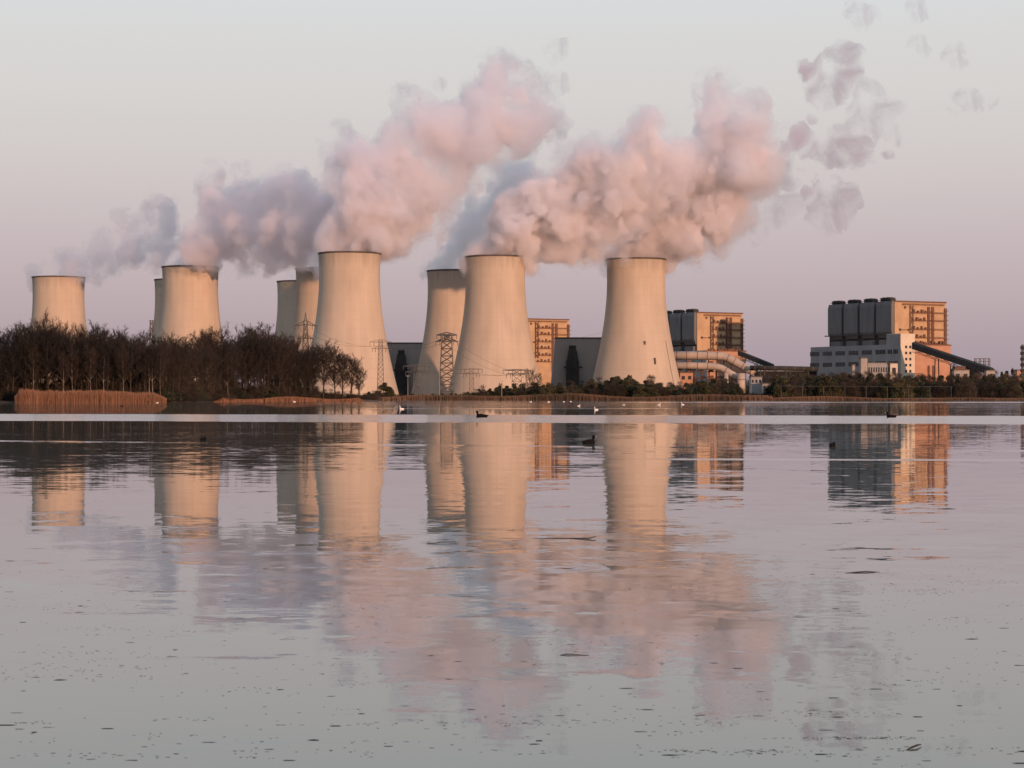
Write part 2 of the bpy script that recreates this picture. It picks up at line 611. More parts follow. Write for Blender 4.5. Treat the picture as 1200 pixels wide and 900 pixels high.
def shore_far(x):
    return 1086 + 5 * math.sin(x * 0.021) + 3 * math.sin(x * 0.067 + 1.0) + 1.5 * math.sin(x * 0.19)


mb = MB()
xs = [-9000, -5000, -2500, -1400, -900] + [i * 6.0 for i in range(-120, 121)] + [900, 1400, 2500, 5000, 9000]
prof = [(-8, -0.6), (0, 0.02), (3, 0.3), (14, 0.9), (40, 1.3), (120, 1.4), (400, 1.3), (1000, 1.2), (3000, 1.2), (11000, 1.2), (42000, 1.2)]
for x in xs:
    for d, z in prof:
        mb.v.append((x, shore_far(x) + d, z + (0.12 * math.sin(x * 0.11 + d) if 0 < d < 100 else 0)))
npf = len(prof)
for i in range(len(xs) - 1):
    for j in range(npf - 1):
        a = i * npf + j
        mb.f.append((a, a + npf, a + npf + 1, a + 1))
tag(mb.build('ground', M['soil'], smooth=True), kind='structure')

# wooded promontory on the left
SH = [(-120, 555), (0, 560), (100, 563), (190, 575), (215, 600), (250, 660), (300, 700), (360, 735), (405, 755), (424, 765)]


def interp(tab, x):
    if x <= tab[0][0]:
        return tab[0][1]
    for (a, fa), (c, fc) in zip(tab, tab[1:]):
        if x <= c:
            return fa + (fc - fa) * (x - a) / (c - a)
    return tab[-1][1]


front = [((px - 600) * d / F, d) for px, d in SH]
tip = [(-52, 771), (-50, 782), (-54, 794), (-70, 806), (-120, 830), (-260, 870)]
outline = [(-420, 540)] + front + tip + [(-420, 900)]
mb = MB()
cx_, cy_ = -180.0, 720.0
rings = [(1.012, -0.5), (1.0, 0.03), (0.985, 0.4), (0.95, 0.7), (0.8, 0.85)]
n = len(outline)
for s, z in rings:
    for x, y in outline:
        mb.v.append((cx_ + (x - cx_) * s, cy_ + (y - cy_) * s, z))
for r in range(len(rings) - 1):
    for k in range(n):
        k2 = (k + 1) % n
        mb.f.append((r * n + k, r * n + k2, (r + 1) * n + k2, (r + 1) * n + k))
mb.f.append(tuple((len(rings) - 1) * n + k for k in range(n)))
tag(mb.build('wooded_headland_ground', M['soil']), kind='structure')

# ------------------------------------------------------------------ cooling towers
HT = 115.0


def tower_r(t):
    return 0.2105 * HT * math.sqrt(1 + ((t - 0.85) / 0.643) ** 2)


TOWERS = [  # centre px, height px over the horizon, label
    (68.5, 141, 'leftmost pale cooling tower, alone above the highest hump of the bare wood'),
    (211.0, 138, 'shaded cooling tower showing only a dark left edge behind its sunlit neighbour'),
    (223.0, 153, 'sunlit cooling tower rising alone behind the low middle of the bare wood'),
    (354.0, 136, 'rearmost grey shaded cooling tower, leftmost in the staggered group of three'),
    (379.0, 151, 'middle cooling tower in the staggered group of three, half hidden by the tallest one'),
    (409.5, 169, 'tallest cooling tower, front of the group of three, behind the lone shore trees'),
    (532.5, 148.5, 'cooling tower half hidden behind the central one, by the big dark pylon'),
    (580.5, 165, 'pale cooling tower in the centre, its right side against an orange boiler house'),
    (745.5, 162, 'rightmost pale cooling tower with pale bushes at its foot'),
]
tower_pos = {}
for ti, (px, hp, lab) in enumerate(TOWERS):
    D = HT * F / hp
    x = (px - 600) * D / F
    root = empty('cooling_tower', (x, D, CH))
    tag(root, lab, 'cooling tower', 'cooling towers of the power station')
    tower_pos[ti] = (x, D)
    sh = MB()
    NS, NZ = 96, 40
    prof_ = [(tower_r(k / NZ), k / NZ * HT) for k in range(NZ + 1)]
    prof_[0] = (tower_r(0), -0.4)
    inner = [(tower_r(k / NZ) - 0.9, k / NZ * HT) for k in range(NZ, NZ // 2, -2)]
    allp = prof_ + [(prof_[-1][0] - 0.9, HT)] + inner[1:]
    for r, z in allp:
        for k in range(NS):
            a = 2 * math.pi * k / NS
            sh.v.append((r * math.cos(a), r * math.sin(a), z))
    for j in range(len(allp) - 1):
        for k in range(NS):
            k2 = (k + 1) % NS
            sh.f.append((j * NS + k, j * NS + k2, (j + 1) * NS + k2, (j + 1) * NS + k))
    sh.build('shell', concrete_material('weathered_shell_concrete', ti * 3.7), root, smooth=True)
    # rim gallery standing proud of the shell's lip
    rm = MB()
    rt = tower_r(1.0)
    pr = [(rt + 0.03, HT - 1.0), (rt + 0.42, HT - 0.85), (rt + 0.45, HT + 0.3), (rt - 0.2, HT + 0.3), (rt - 0.2, HT + 0.02)]
    for r, z in pr:
        for k in range(NS):
            a = 2 * math.pi * k / NS
            rm.v.append((r * math.cos(a), r * math.sin(a), z))
    for j in range(len(pr) - 1):
        for k in range(NS):
            k2 = (k + 1) % NS
            rm.f.append((j * NS + k, j * NS + k2, (j + 1) * NS + k2, (j + 1) * NS + k))
    rm.build('rim', M['rim'], root)
    # ladder run and small hatches on the shell
    if ti == 8:
        la = MB()
        a0 = R({5: -62, 7: -20, 8: -38}[ti])
        for k in range(2, 18):
            t0, t1 = k / 44, (k + 1) / 44
            p = [Vector((math.cos(a0) * (tower_r(t) + 0.25), math.sin(a0) * (tower_r(t) + 0.25), t * HT)) for t in (t0, t1)]
            la.beam(p[0], p[1], 0.2)
        la.build('ladder', M['rim'], root)
    if ti == 8:
        for aa, t in ((-80, 0.39), (-66, 0.27), (-66, 0.25)):
            hb = MB()
            a = R(aa)
            r = tower_r(t)
            c = Vector((r * math.cos(a), r * math.sin(a), t * HT))
            nrm = Vector((math.cos(a), math.sin(a), 0.0))
            tan = Vector((-math.sin(a), math.cos(a), 0))
            q = [c + tan * u + Vector((0, 0, w)) + nrm * d for d in (-0.8, 0.75) for u, w in ((-0.7, -1.5), (0.7, -1.5), (0.7, 1.5), (-0.7, 1.5))]
            hb.add(q, [(0, 1, 2, 3), (7, 6, 5, 4), (0, 4, 5, 1), (1, 5, 6, 2), (2, 6, 7, 3), (3, 7, 4, 0)])
            hb.build('hatch', M['rim'], root)

# ------------------------------------------------------------------ boiler houses
UROT = math.atan2(0.469, 0.883)


def windows(mbf, x0, x1, z0, z1, n, wf, face, depth=0.25):
    """row of n window panes on the local face y = 0 ('lit') or x = 0 ('dark'), standing 3 mm proud"""
    step = (x1 - x0) / n
    for k in range(n):
        a = x0 + step * (k + 0.5 - wf / 2)
        c = x0 + step * (k + 0.5 + wf / 2)
        if face == 'lit':
            mbf.box(a, c, -depth, 0.3, z0, z1)
        else:
            mbf.box(-depth, 0.3, a, c, z0, z1)


def boiler_house(px, D, H, LU, LV, label, bays=4):
    root = empty('boiler_house', ((px - 600) * D / F, D, 1.0), UROT)
    tag(root, label, 'power station building', 'boiler houses of the power station')
    w = MB()
    w.box(0, LU, 0.0, LV, 0, H - 1.5)
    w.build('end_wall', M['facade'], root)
    dk = MB()
    dk.box(-0.6, -0.003, 0.4, LV - 0.4, 0, H - 2.0)
    dk.build('recessed_side_wall', M['boiler_deep'], root)  # near-black colour paints in the shade of the gaps between bays
    b = LV / bays
    for k in range(bays):
        y0, y1 = k * b + (0.004 if k == 0 else 1.3), (k + 1) * b - 1.3
        bm_ = MB()
        zs = [(0.62 * H, 1.6, 2.4), (0.68 * H, 3.6, 0.3), (0.95 * H, 3.6, 0.3), (H - 0.6, 2.9, 1.0)]
        ringv = []
        for z, d, ins in zs:
            a, c = y0 + ins * (0 if k == 0 else 1), y1 - ins
            ch = 0.35
            ringv.append([(-0.61, a, z), (-d + ch, a, z), (-d, a + ch, z), (-d, c - ch, z), (-d + ch, c, z), (-0.61, c, z)])
        n_ = 6
        vs = [p for r_ in ringv for p in r_]
        fs = [tuple(range(n_)), tuple(range(n_ * 3, n_ * 4))[::-1]]
        for r_ in range(3):
            for q in range(n_):
                q2 = (q + 1) % n_
                fs.append((r_ * n_ + q, (r_ + 1) * n_ + q, (r_ + 1) * n_ + q2, r_ * n_ + q2))
        bm_.add(vs, fs)
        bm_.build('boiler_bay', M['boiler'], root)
        lo = MB()
        lo.prism([(-0.62, y0 + 2.2), (-2.6, y0 + 3.6), (-2.6, y1 - 3.6), (-0.62, y1 - 2.2)], 0, 0.60 * H - 0.1)
        lo.build('lower_bay', M['boiler'], root)
        rv = MB()
        rv.box(-1.5, 4, y0 + 3.5, y1 - 4.5, H - 1.49, H + 1.6)
        for q in range(5):
            yy = y0 + 5.1 + q * (y1 - y0 - 10.2) / 4
            rv.box(-2.0, 4.6, yy - 0.45, yy + 0.45, H + 1.61, H + 2.6 + 0.5 * (q % 2))
        rv.box(-2.6, 5.2, y0 + 3.9, y1 - 3.9, H + 0.4, H + 0.9)
        rv.build('roof_vent', M['boiler_deep'], root)
    led = MB()
    led.box(-5.0, -4.2, 0.8, LV - 0.6, 0.655 * H, 0.655 * H + 0.9)
    led.box(-5.0, -0.7, LV - 1.2, LV + 1.5, 0.655 * H, 0.655 * H + 0.9)
    led.build('walkway', M['steel'], root)
    # parapet line
    pp = MB()
    pp.box(-0.5, LU + 0.5, -0.9, 1.5, H - 1.49, H - 0.3)
    pp.build('parapet', M['gallery'], root)
    # galleries on the end wall
    for i, t in enumerate((0.955, 0.87, 0.79, 0.70, 0.615, 0.53, 0.45)):
        g = MB()
        z = t * H
        x0 = LU * (0.14 if i == 0 else 0.30)
        g.box(x0, LU * 0.955, -1.3, -0.004, z, z + 0.75)
        g.box(x0, LU * 0.955, -1.35, -1.25, z + 1.2, z + 1.4)
        nn = 26
        for q in range(nn + 1):
            xx = x0 + (LU * 0.955 - x0) * q / nn
            g.box(xx - 0.07, xx + 0.07, -1.34, -1.26, z + 0.75, z + 1.2)
        if i:
            for q in range(4):
                xx = LU * (0.33 + 0.075 * q) + (i % 2) * 1.3
                g.box(xx, xx + 1.5 + (q * i) % 3 * 0.5, -1.6, -0.3, z + 0.46, z + 2.6 + (q + i) % 2)
        g.build('gallery', M['gallery'], root)
    st = MB()
    for xx in (LU * 0.655, LU * 0.735):
        st.box(xx - 1.2, xx + 1.2, -1.3, -0.01, 0.32 * H, 0.94 * H)
    for q in range(13):
        z = H * (0.36 + q * 0.044)
        st.box(LU * 0.655 + 1.21, LU * 0.735 - 1.21, -1.1, -0.3, z, z + 0.6)
    st.build('stair_shaft', M['gallery'], root)
    tr = MB()
    for q in range(9):
        z0, z1 = H * (0.5 + q * 0.05), H * (0.5 + (q + 1) * 0.05)
        xa, xb = (LU * 0.29, LU * 0.345) if q % 2 else (LU * 0.345, LU * 0.29)
        tr.beam((xa, -1.2, z0), (xb, -1.2, z1), 0.4)
    tr.beam((LU * 0.29, -1.2, H * 0.5), (LU * 0.29, -1.2, H * 0.95), 0.55)
    tr.beam((LU * 0.345, -1.2, H * 0.5), (LU * 0.345, -1.2, H * 0.95), 0.55)
    tr.build('truss', M['gallery'], root)
    ed = MB()
    ed.box(LU * 0.963, LU + 0.8, -0.8, -0.02, 0.33 * H, 0.93 * H)
    for q in range(12):
        z = H * (0.36 + q * 0.049)
        ed.box(LU * 0.955, LU + 2.2, -1.5, -0.81, z, z + 0.5)
    ed.build('corner_stair', M['gallery'], root)
    lv = MB()
    for q in range(16):
        z = H * (0.34 + q * 0.018)
        lv.box(LU * 0.77, LU * 0.945, -0.45, -0.005, z, z + 0.75)
    lv.build('louvre_wall', M['brick'], root)
    # small openings and slanted pipe on the plain part
    for xx, t in ((0.10, 0.70), (0.27, 0.70), (0.10, 0.52), (0.25, 0.56), (0.2, 0.93)):
        op = MB()
        op.box(LU * xx - 1.0, LU * xx + 1.0, -0.6, -0.006, H * t - 1.1, H * t + 1.1)
        op.build('vent_opening', M['steel'], root)
    for (xa, za, xb, zb) in ((0.10, 0.51, 0.25, 0.555), (0.10, 0.70, 0.27, 0.70)):
        pi_ = MB()
        pi_.tube([(LU * xa, -0.9, H * za), (LU * xb, -0.9, H * zb)], 0.35, 6)
        pi_.build('wall_pipe', M['gallery'], root)
    return root


boiler_house(1048.5, 1850, 88.5, 58.9, 96.8, 'nearest and largest boiler house, at the right, four dark bays and a sunlit end wall')
boiler_house(817.0, 2070, 87.5, 55, 97, 'boiler house with sunlit end wall rising behind the ducts right of the rightmost cooling tower')
boiler_house(611.0, 2223, 87, 59, 97, 'orange lit boiler house peeping out between the central cooling tower and a grey hall')


def base_block(px, D, H, LU, LV, label, group, stair=True):
    """lower hall round the foot of a boiler house with a windowed stair tower on its corner"""
    root = empty('turbine_hall', ((px - 600) * D / F, D, 1.0), UROT)
    tag(root, label, 'power station building', group)
    w = MB()
    w.box(0.0, LU, 0.6, 46, 0, H)
    w.box(0.6, 42, 46, LV, 0, H)
    w.build('end_wall', M['brick'], root)
    d = MB()
    d.box(-0.3, 0.598, 18.2 if stair else 0.6, LV, 0, H + 0.8)
    d.build('side_wall', M['hall'], root)
    pa = MB()
    pa.box(14.2 if stair else 0, LU + 0.6, 0.2, 1.6, H + 0.004, H + 1.0)
    pa.build('parapet', M['gallery'], root)
    for zf in (0.88, 0.66):
        y = 21.0
        while y < LV - 12:
            ww = MB()
            ln = 14.5
            for q in range(7):
                ww.box(-0.55, -0.303, y + q * ln / 7 + 0.25, y + (q + 0.8) * ln / 7, H * zf - 1.9, H * zf + 1.9)
            ww.build('window', M['glass'], root)
            y += 19.5
    bl = MB()
    for q in range(5):
        bl.box(-0.7, -0.304, 30 + q * 21, 38 + q * 21, H * 0.36, H * 0.44)
    bl.build('low_door', M['boiler_deep'], root)
    if stair:
        s = MB()
        s.box(-1.5, 14.0, -1.5, 18.0, 0, H + 10)
        s.build('stair_tower', M['stair'], root)
        sd = MB()
        sd.box(-1.9, -1.503, -1.45, 18.0, 0, H + 9.6)
        sd.build('stair_tower_side', M['hall'], root)
        for q in range(8):
            for c in range(2):
                ww = MB()
                z = 6.5 + q * (H - 4) / 8
                xx = 3.2 + c * 4.6
                ww.box(xx, xx + 2.2, -1.75, -1.504, z, z + 2.3)
                ww.build('window', M['glass'], root)
        for q in range(2):
            for zf in (0.88, 0.66):
                ww = MB()
                for k in range(3):
                    ww.box(-2.15, -1.903, 2.2 + q * 8 + k * 2.2, 3.7 + q * 8 + k * 2.2, H * zf - 1.9, H * zf + 1.9)
                ww.build('window', M['glass'], root)
    for xx in (0.55, 0.645):
        v = MB()
        v.box(LU * xx - 0.9, LU * xx + 0.9, -0.4, 0.597, 0, H * 0.62)
        v.build('down_pipe', M['gallery'], root)
    ar = MB()
    for q in range(3):
        pts = [(LU * 0.36 - math.cos(t) * (4.5 + q * 2.0), 0.1, 15 + q * 1.0 + math.sin(t) * (2.2 + q * 1.3)) for t in [k * math.pi / 8 for k in range(9)]]
        ar.tube(pts, 0.28, 5)
    for q in range(7):
        xx = LU * 0.36 - 7.5 + q * 2.5
        ar.beam((xx, 0.1, 11), (xx, 0.1, 19), 0.25)
    ar.box(LU * 0.36 - 8.5, LU * 0.36 + 8.5, -0.2, 0.3, 14.4, 15.0)
    ar.build('canopy_frame', M['gallery'], root)
    rf = MB()
    rr = random.Random(px)
    for q in range(12):
        xx = 16 + q * (LU - 20) / 12
        h = rr.uniform(1.0, 3.0)
        rf.box(xx, xx + rr.uniform(1, 2.6), 3, 6, H + 0.003, H + 1.2 + h)
    rf.build('roof_plant', M['gallery'], root)
    return root


base_block(1056.0, 1792, 46.5, 56, 132, 'grey turbine hall with cream stair tower, below the nearest boiler house', 'turbine halls of the power station')
base_block(828.0, 2010, 46, 47, 90, 'low lit block under the boiler house behind the ducts', 'turbine halls of the power station', stair=False)

# grey halls between the towers
def grey_hall(x0p, x1p, top, D, depth, label, lean=0.0, stack_px=None):
    a, c = at(x0p, 466, D), at(x1p, 466, D)
    root = empty('grey_hall', ((a.x + c.x) / 2, D, 0.9))
    tag(root, label, 'power station building', 'grey halls between the cooling towers')
    wv, hh = (c.x - a.x) / 2, (466 - top) * D / F
    b = MB()
    b.prism([(-wv - lean, 0), (wv + lean, 0), (wv + lean, depth), (-wv - lean, depth)], 0, hh,
            [(-wv, lean * 0.3), (wv, lean * 0.3), (wv, depth - 1), (-wv, depth - 1)])
    b.build('wall', M['hall_dark'], root)
    p = MB()
    p.box(-wv - 0.3, wv + 0.3, lean * 0.3 - 0.4, depth - 0.6, hh + 0.004, hh + 1.1)
    p.build('parapet', M['steel'], root)
    if stack_px:
        sx = (stack_px - 600) * (D - 8) / F - (a.x + c.x) / 2
        s = MB()
        s.box(sx - 5.5, sx + 5.5, -9, -0.8 + lean * 0.2, 0, hh * 0.62)
        s.prism([(sx - 5.0, -8.5), (sx + 5.0, -8.5), (sx + 5.0, -1.2), (sx - 5.0, -1.2)], hh * 0.62 + 0.003, hh * 0.8,
                [(sx - 3.6, -7), (sx + 3.6, -7), (sx + 3.6, -2.5), (sx - 3.6, -2.5)])
        s.box(sx - 3.0, sx + 3.0, -6.5, -3, hh * 0.8 + 0.003, hh * 0.88)
        s.box(sx - 7.5, sx + 8.5, -9.4, -8.9, hh * 0.5, hh * 0.53)
        s.build('intake_duct', M['boiler_deep'], root)
    return root


grey_hall(440, 512, 402, 1915, 60, 'dark grey hall with black intake duct, just right of the tallest tower', 0, 470)
grey_hall(651, 720, 396, 1770, 40, 'dark grey hall with sloping left side, left of the rightmost cooling tower', 4.5, 671)

# ------------------------------------------------------------------ ducts, conveyors, low buildings
def duct(name, pts, r, label, supports=()):
    root = empty(name, pts[0])
    p0 = Vector(pts[0])
    b = MB()
    b.tube([Vector(p) - p0 for p in pts], r, 20)
    b.build('duct_shell', M['pipe'], root, smooth=True)
    for i in range(len(pts) - 1):
        a, c = Vector(pts[i]) - p0, Vector(pts[i + 1]) - p0
        L_ = (c - a).length
        k = 4.0
        fl = MB()
        while k < L_ - 2:
            q = a.lerp(c, k / L_)
            dd = (c - a).normalized() * 0.25
            fl.tube([q - dd, q + dd], r * 1.045, 20)
            k += 8.5
        if fl.v:
            fl.build('flange', M['gallery'], root)
    for t in supports:
        i = int(t)
        q = (Vector(pts[i]).lerp(Vector(pts[i + 1]), t - i)) - p0
        for s in (-1, 1):
            sb = MB()
            sb.beam((q.x + s * r * 0.8, q.y, q.z - r * 0.6), (q.x + s * r * 1.1, q.y, 0.9 - p0.z), 0.7)
            sb.build('leg', M['steel'], root)
        cb = MB()
        cb.beam((q.x - r * 1.0, q.y, (q.z + 0.9 - p0.z) / 2), (q.x + r * 1.0, q.y, (q.z + 0.9 - p0.z) / 2), 0.5)
        cb.build('brace', M['steel'], root)
    tag(root, label, 'flue duct')
    return root


duct('flue_duct', [at(776, 416.5, 1770), at(812, 416.5, 1768), at(848, 417.5, 1765), at(856, 421, 1764), at(877, 433, 1760), at(884, 436, 1757)], 3.5,
     'uppermost thick beige flue duct bending down beside the rightmost cooling tower', (0.3, 0.9, 1.4, 1.9, 2.6))
duct('flue_duct', [at(776, 428.5, 1745), at(812, 428.5, 1744), at(838, 429.5, 1742), at(846, 431.5, 1741), at(860, 440, 1738), at(866, 446, 1736)], 2.9,
     'lower beige flue duct on trestles under the thicker one', (0.4, 0.9, 1.5))
duct('standing_pipe', [at(868.5, 462, 1730), at(868.5, 437.5, 1730)], 3.5, 'short upright beige pipe where the ducts come down')
duct('standing_pipe', [at(851, 462, 1728), at(851, 437, 1728)], 1.9, 'thin upright beige pipe left of the short thick one')
dr = duct('pipe_bridge', [at(879, 431, 1752), at(915, 431.5, 1750), at(958, 432.5, 1760)], 2.0, 'dark pipe bridge running right from the bend of the ducts', (0.4, 1.2, 1.7))
for ch in dr.children:
    if ch.name.startswith('duct_shell'):
        ch.data.materials[0] = M['conveyor']

rk = empty('pipe_rack', at(815, 462, 1755))
tag(rk, 'rusty steel pipe rack standing between the two flue ducts', 'pipe rack')
for k in range(8):
    c = MB()
    xx = (k - 4) * 6.0
    c.box(xx - 0.3, xx + 0.3, -0.3, 0.3, -2, 27)
    c.box(xx - 0.3, xx + 0.3, 5.7, 6.3, -2, 27)
    c.build('post', M['gallery'], rk)
for z in (7, 13.5, 19, 26):
    c = MB()
    c.box(-26, 20, -0.6, 6.6, z, z + 0.5)
    for q in range(5):
        c.box(-26 + q * 9.4, -22 + q * 9.4, 0.8, 4.5, z + 0.51, z + 1.5 + q % 3)
    c.build('deck', M['gallery'], rk)


def conveyor(a, c, w, label, posts, gantry=True):
    a, c = Vector(a), Vector(c)
    root = empty('coal_conveyor', a)
    tag(root, label, 'conveyor bridge')
    d = (c - a)
    side = Vector((d.y, -d.x, 0)).normalized() * (w / 2)
    up = Vector((0, 0, 1))
    def q(p, s, z):
        return p - a + side * s + up * z
    b = MB()
    b.add([q(a, -1, -w / 2), q(a, 1, -w / 2), q(a, 1, w / 2), q(a, 0, w * 0.72), q(a, -1, w / 2),
           q(c, -1, -w / 2), q(c, 1, -w / 2), q(c, 1, w / 2), q(c, 0, w * 0.72), q(c, -1, w / 2)],
          [(4, 3, 2, 1, 0), (5, 6, 7, 8, 9), (0, 1, 6, 5), (1, 2, 7, 6), (2, 3, 8, 7), (3, 4, 9, 8), (4, 0, 5, 9)])
    b.build('gallery', M['conveyor'], root)
    g = MB()
    n_ = 18
    for s in (-1.06, 1.06):
        g = MB()
        for k in range(n_):
            p0, p1 = a.lerp(c, k / n_), a.lerp(c, (k + 1) / n_)
            g.beam(q(p0, s, -w * 0.95), q(p1, s, -w * 0.95), 0.3)
            g.beam(q(p0, s, -w * (0.95 if k % 2 else 0.5)), q(p1, s, -w * (0.5 if k % 2 else 0.95)), 0.22)
        g.build('girder', M['steel'], root)
    wn = MB()
    for k in range(22):
        p0, p1 = a.lerp(c, (k + 0.2) / 22), a.lerp(c, (k + 0.75) / 22)
        wn.add([q(p0, 1.012, 0.0), q(p1, 1.012, 0.0), q(p1, 1.012, w * 0.22), q(p0, 1.012, w * 0.22)], [(0, 1, 2, 3)])
    wn.build('window', M['glass'], root)
    for t in posts:
        p = a.lerp(c, t)
        if p.z < 6:
            continue
        for s in (-0.8, 0.8):
            l = MB()
            base = q(p, s * 1.5, 0); base.z = 0.9 - a.z
            l.beam(q(p, s, -w * 0.9), base, 0.7)
            l.build('leg', M['steel'], root)
    return root


conveyor(at(1071, 405.5, 1770), at(1163, 436, 1700), 5.2, 'long dark conveyor bridge sloping down to the right from the nearest boiler house', (0.3, 0.5, 0.7, 0.85))
conveyor(at(866, 414, 1985), at(906, 430, 1960), 4.2, 'short dark conveyor sloping down behind the ducts', (0.5,))


def low_building(x0p, x1p, top, D, dep, m, label, name='low_building', roofm='steel', base=464, nwin=4, rz=0.0):
    a, c = at(x0p, base, D), at(x1p, base, D)
    root = empty(name, ((a.x + c.x) / 2, D, 0.8), rz)
    tag(root, label, 'building', 'low buildings round the power station')
    wv, hh = (c.x - a.x) / 2, at(600, top, D).z - 0.8
    b = MB(); b.box(-wv, wv, 0, dep, 0, hh); b.build('wall', M[m], root)
    r_ = MB(); r_.box(-wv - 0.4, wv + 0.4, -0.4, dep + 0.4, hh + 0.003, hh + 0.7); r_.build('roof', M[roofm], root)
    for k in range(nwin):
        ww = MB()
        xx = -wv + (k + 0.5) * 2 * wv / nwin
        ww.box(xx - wv / nwin * 0.5, xx + wv / nwin * 0.5, -0.2, -0.003, hh * 0.74, hh * 0.88)
        ww.build('window', M['glass'], root)
    return root


low_building(1009, 1016.5, 420, 1600, 8, 'white', 'small pale square tower at the left end of the low whitish building', 'pump_house', nwin=0)
low_building(1017, 1043, 425.5, 1605, 12, 'hall', 'low whitish building in front of the grey turbine hall', nwin=9)
low_building(1043.4, 1052, 426, 1602, 9, 'stair', 'pinkish annex at the right end of the low whitish building', nwin=1)
low_building(999, 1002, 428, 1500, 4, 'white', 'tiny white hut left of the low whitish building', 'hut', nwin=0)
low_building(880, 893, 442, 1300, 9, 'hall', 'small flat whitish building below the pipe bridge', nwin=3)
low_building(893.5, 903, 450, 1290, 7, 'hall', 'tiny grey shed right of the small flat whitish building', 'shed', nwin=2)
low_building(888, 962, 435.5, 1900, 20, 'shed', 'long black coal shed under the pipe bridge', 'coal_shed', nwin=8)
low_building(1118, 1136, 434, 1650, 8, 'white', 'low white shed below the long conveyor', 'shed', nwin=2)
low_building(1119, 1150, 430, 1720, 10, 'gallery', 'dark red roofed shed behind the long conveyor', 'shed', nwin=3)
low_building(1156, 1166, 434.5, 1640, 8, 'white', 'small whitish transfer house at the foot of the long conveyor', 'transfer_house', nwin=2)
low_building(1192, 1216, 434, 1640, 9, 'brick', 'reddish shed at the right edge of the picture', 'shed', nwin=2)
low_building(797, 812, 437, 1735, 9, 'brick', 'orange brick pump house under the lower duct', 'pump_house', nwin=2)

# ------------------------------------------------------------------ pylons, masts, cables
def lattice(mbx, w0, w1, h, n, t, z0=0.0):
    def cor(k):
        f = k / n
        w = w0 + (w1 - w0) * f
        z = z0 + h * f
        return [Vector((sx * w, sy * w, z)) for sx, sy in ((-1, -1), (1, -1), (1, 1), (-1, 1))]
    for k in range(n):
        A, B = cor(k), cor(k + 1)
        for i in range(4):
            j = (i + 1) % 4
            mbx.beam(A[i], B[i], t)
            mbx.beam(A[i], B[j], t * 0.6)
            mbx.beam(A[j], B[i], t * 0.6)
            mbx.beam(B[i], B[j], t * 0.6)


def pylon(px, top, D, w0, w1, arms, label, t=0.45, spike=True, n=9, pm='pylon'):
    root = empty('lattice_pylon', at(px, HZ, D))
    root.location.z = 0.9
    tag(root, label, 'electricity pylon', 'electricity pylons before the power station')
    H = at(px, top, D).z - 0.9
    b = MB()
    hb = H * (0.86 if spike else 1.0)
    lattice(b, w0, w1, hb, n, t)
    if spike:
        for sx, sy in ((-1, -1), (1, -1), (1, 1), (-1, 1)):
            b.beam((sx * w1, sy * w1, hb), (0, 0, H), t)
    b.build('mast', M[pm], root)
    tips = []
    for zf, span, rise in arms:
        for s in (-1, 1):
            c = MB()
            z = H * zf
            c.beam((0, -w1, z), (s * span, 0, z + rise), t * 0.9)
            c.beam((0, w1, z), (s * span, 0, z + rise), t * 0.9)
            c.beam((0, 0, z + H * 0.05), (s * span, 0, z + rise), t * 0.8)
            for q in range(1, 5):
                f = q / 5
                c.beam((s * span * f, -w1 * (1 - f), z + rise * f), (s * span * f, 0, z + H * 0.05 * (1 - f) + rise * f), t * 0.5)
            c.build('crossarm', M[pm], root)
            for f in (0.6, 0.97):
                i_ = MB()
                for q in range(5):
                    i_.tube([(s * span * f, 0, z + rise * f - 0.1 - q * 0.45), (s * span * f, 0, z + rise * f - 0.4 - q * 0.45)], 0.22, 6)
                i_.build('insulator', M['cable'], root)
                tips.append(root.location + Vector((s * span * f, 0, z + rise * f - 2.3)))
    return tips


p1 = pylon(358, 366, 1250, 3.2, 1.0, [(0.86, 7.0, -1.0), (0.70, 5.0, -0.5)], 'pointed pylon above the treetops, in front of the tallest tower\'s left neighbour', 0.42)
p2 = pylon(446, 399, 1300, 2.2, 1.1, [(0.97, 7.0, 0.2), (0.86, 5.5, 0.0)], 'slender pylon in front of the right flank of the tallest cooling tower', 0.2, False, 12, 'pylon_pale')
p3 = pylon(523.5, 392, 1120, 4.2, 2.6, [(0.985, 5.6, 0.3), (0.92, 6.2, -1.2)], 'big dark lattice pylon on the bank at the left side of the central cooling tower', 0.5, False, 9)
p4 = pylon(488, 428, 1210, 2.0, 1.2, [(0.97, 8.0, 0.0), (0.80, 6.5, 0.0)], 'short wide armed pylon in front of the dark grey hall', 0.28, False, 6)
p5 = pylon(552.5, 432, 1180, 1.4, 1.0, [(0.96, 6.4, 0.4), (0.84, 4.6, 0.0)], 'thin short pylon before the left half of the central cooling tower', 0.2, False, 6, 'pylon_pale')
p6 = pylon(605.5, 433, 1170, 3.0, 2.4, [(0.96, 8.0, 0.3), (0.84, 6.0, 0.0)], 'stubby short pylon before the right half of the central cooling tower', 0.28, False, 5)


def cable(a, c, sag, label, group='power lines between the pylons'):
    a, c = Vector(a), Vector(c)
    pts = []
    for k in range(25):
        f = k / 24
        p = a.lerp(c, f)
        p.z -= sag * 4 * f * (1 - f)
        pts.append(p - a)
    b = MB(); b.tube(pts, 0.055, 4)
    o = b.build('power_line', M['cable'])
    o.location = a
    tag(o, label, 'power line', group)


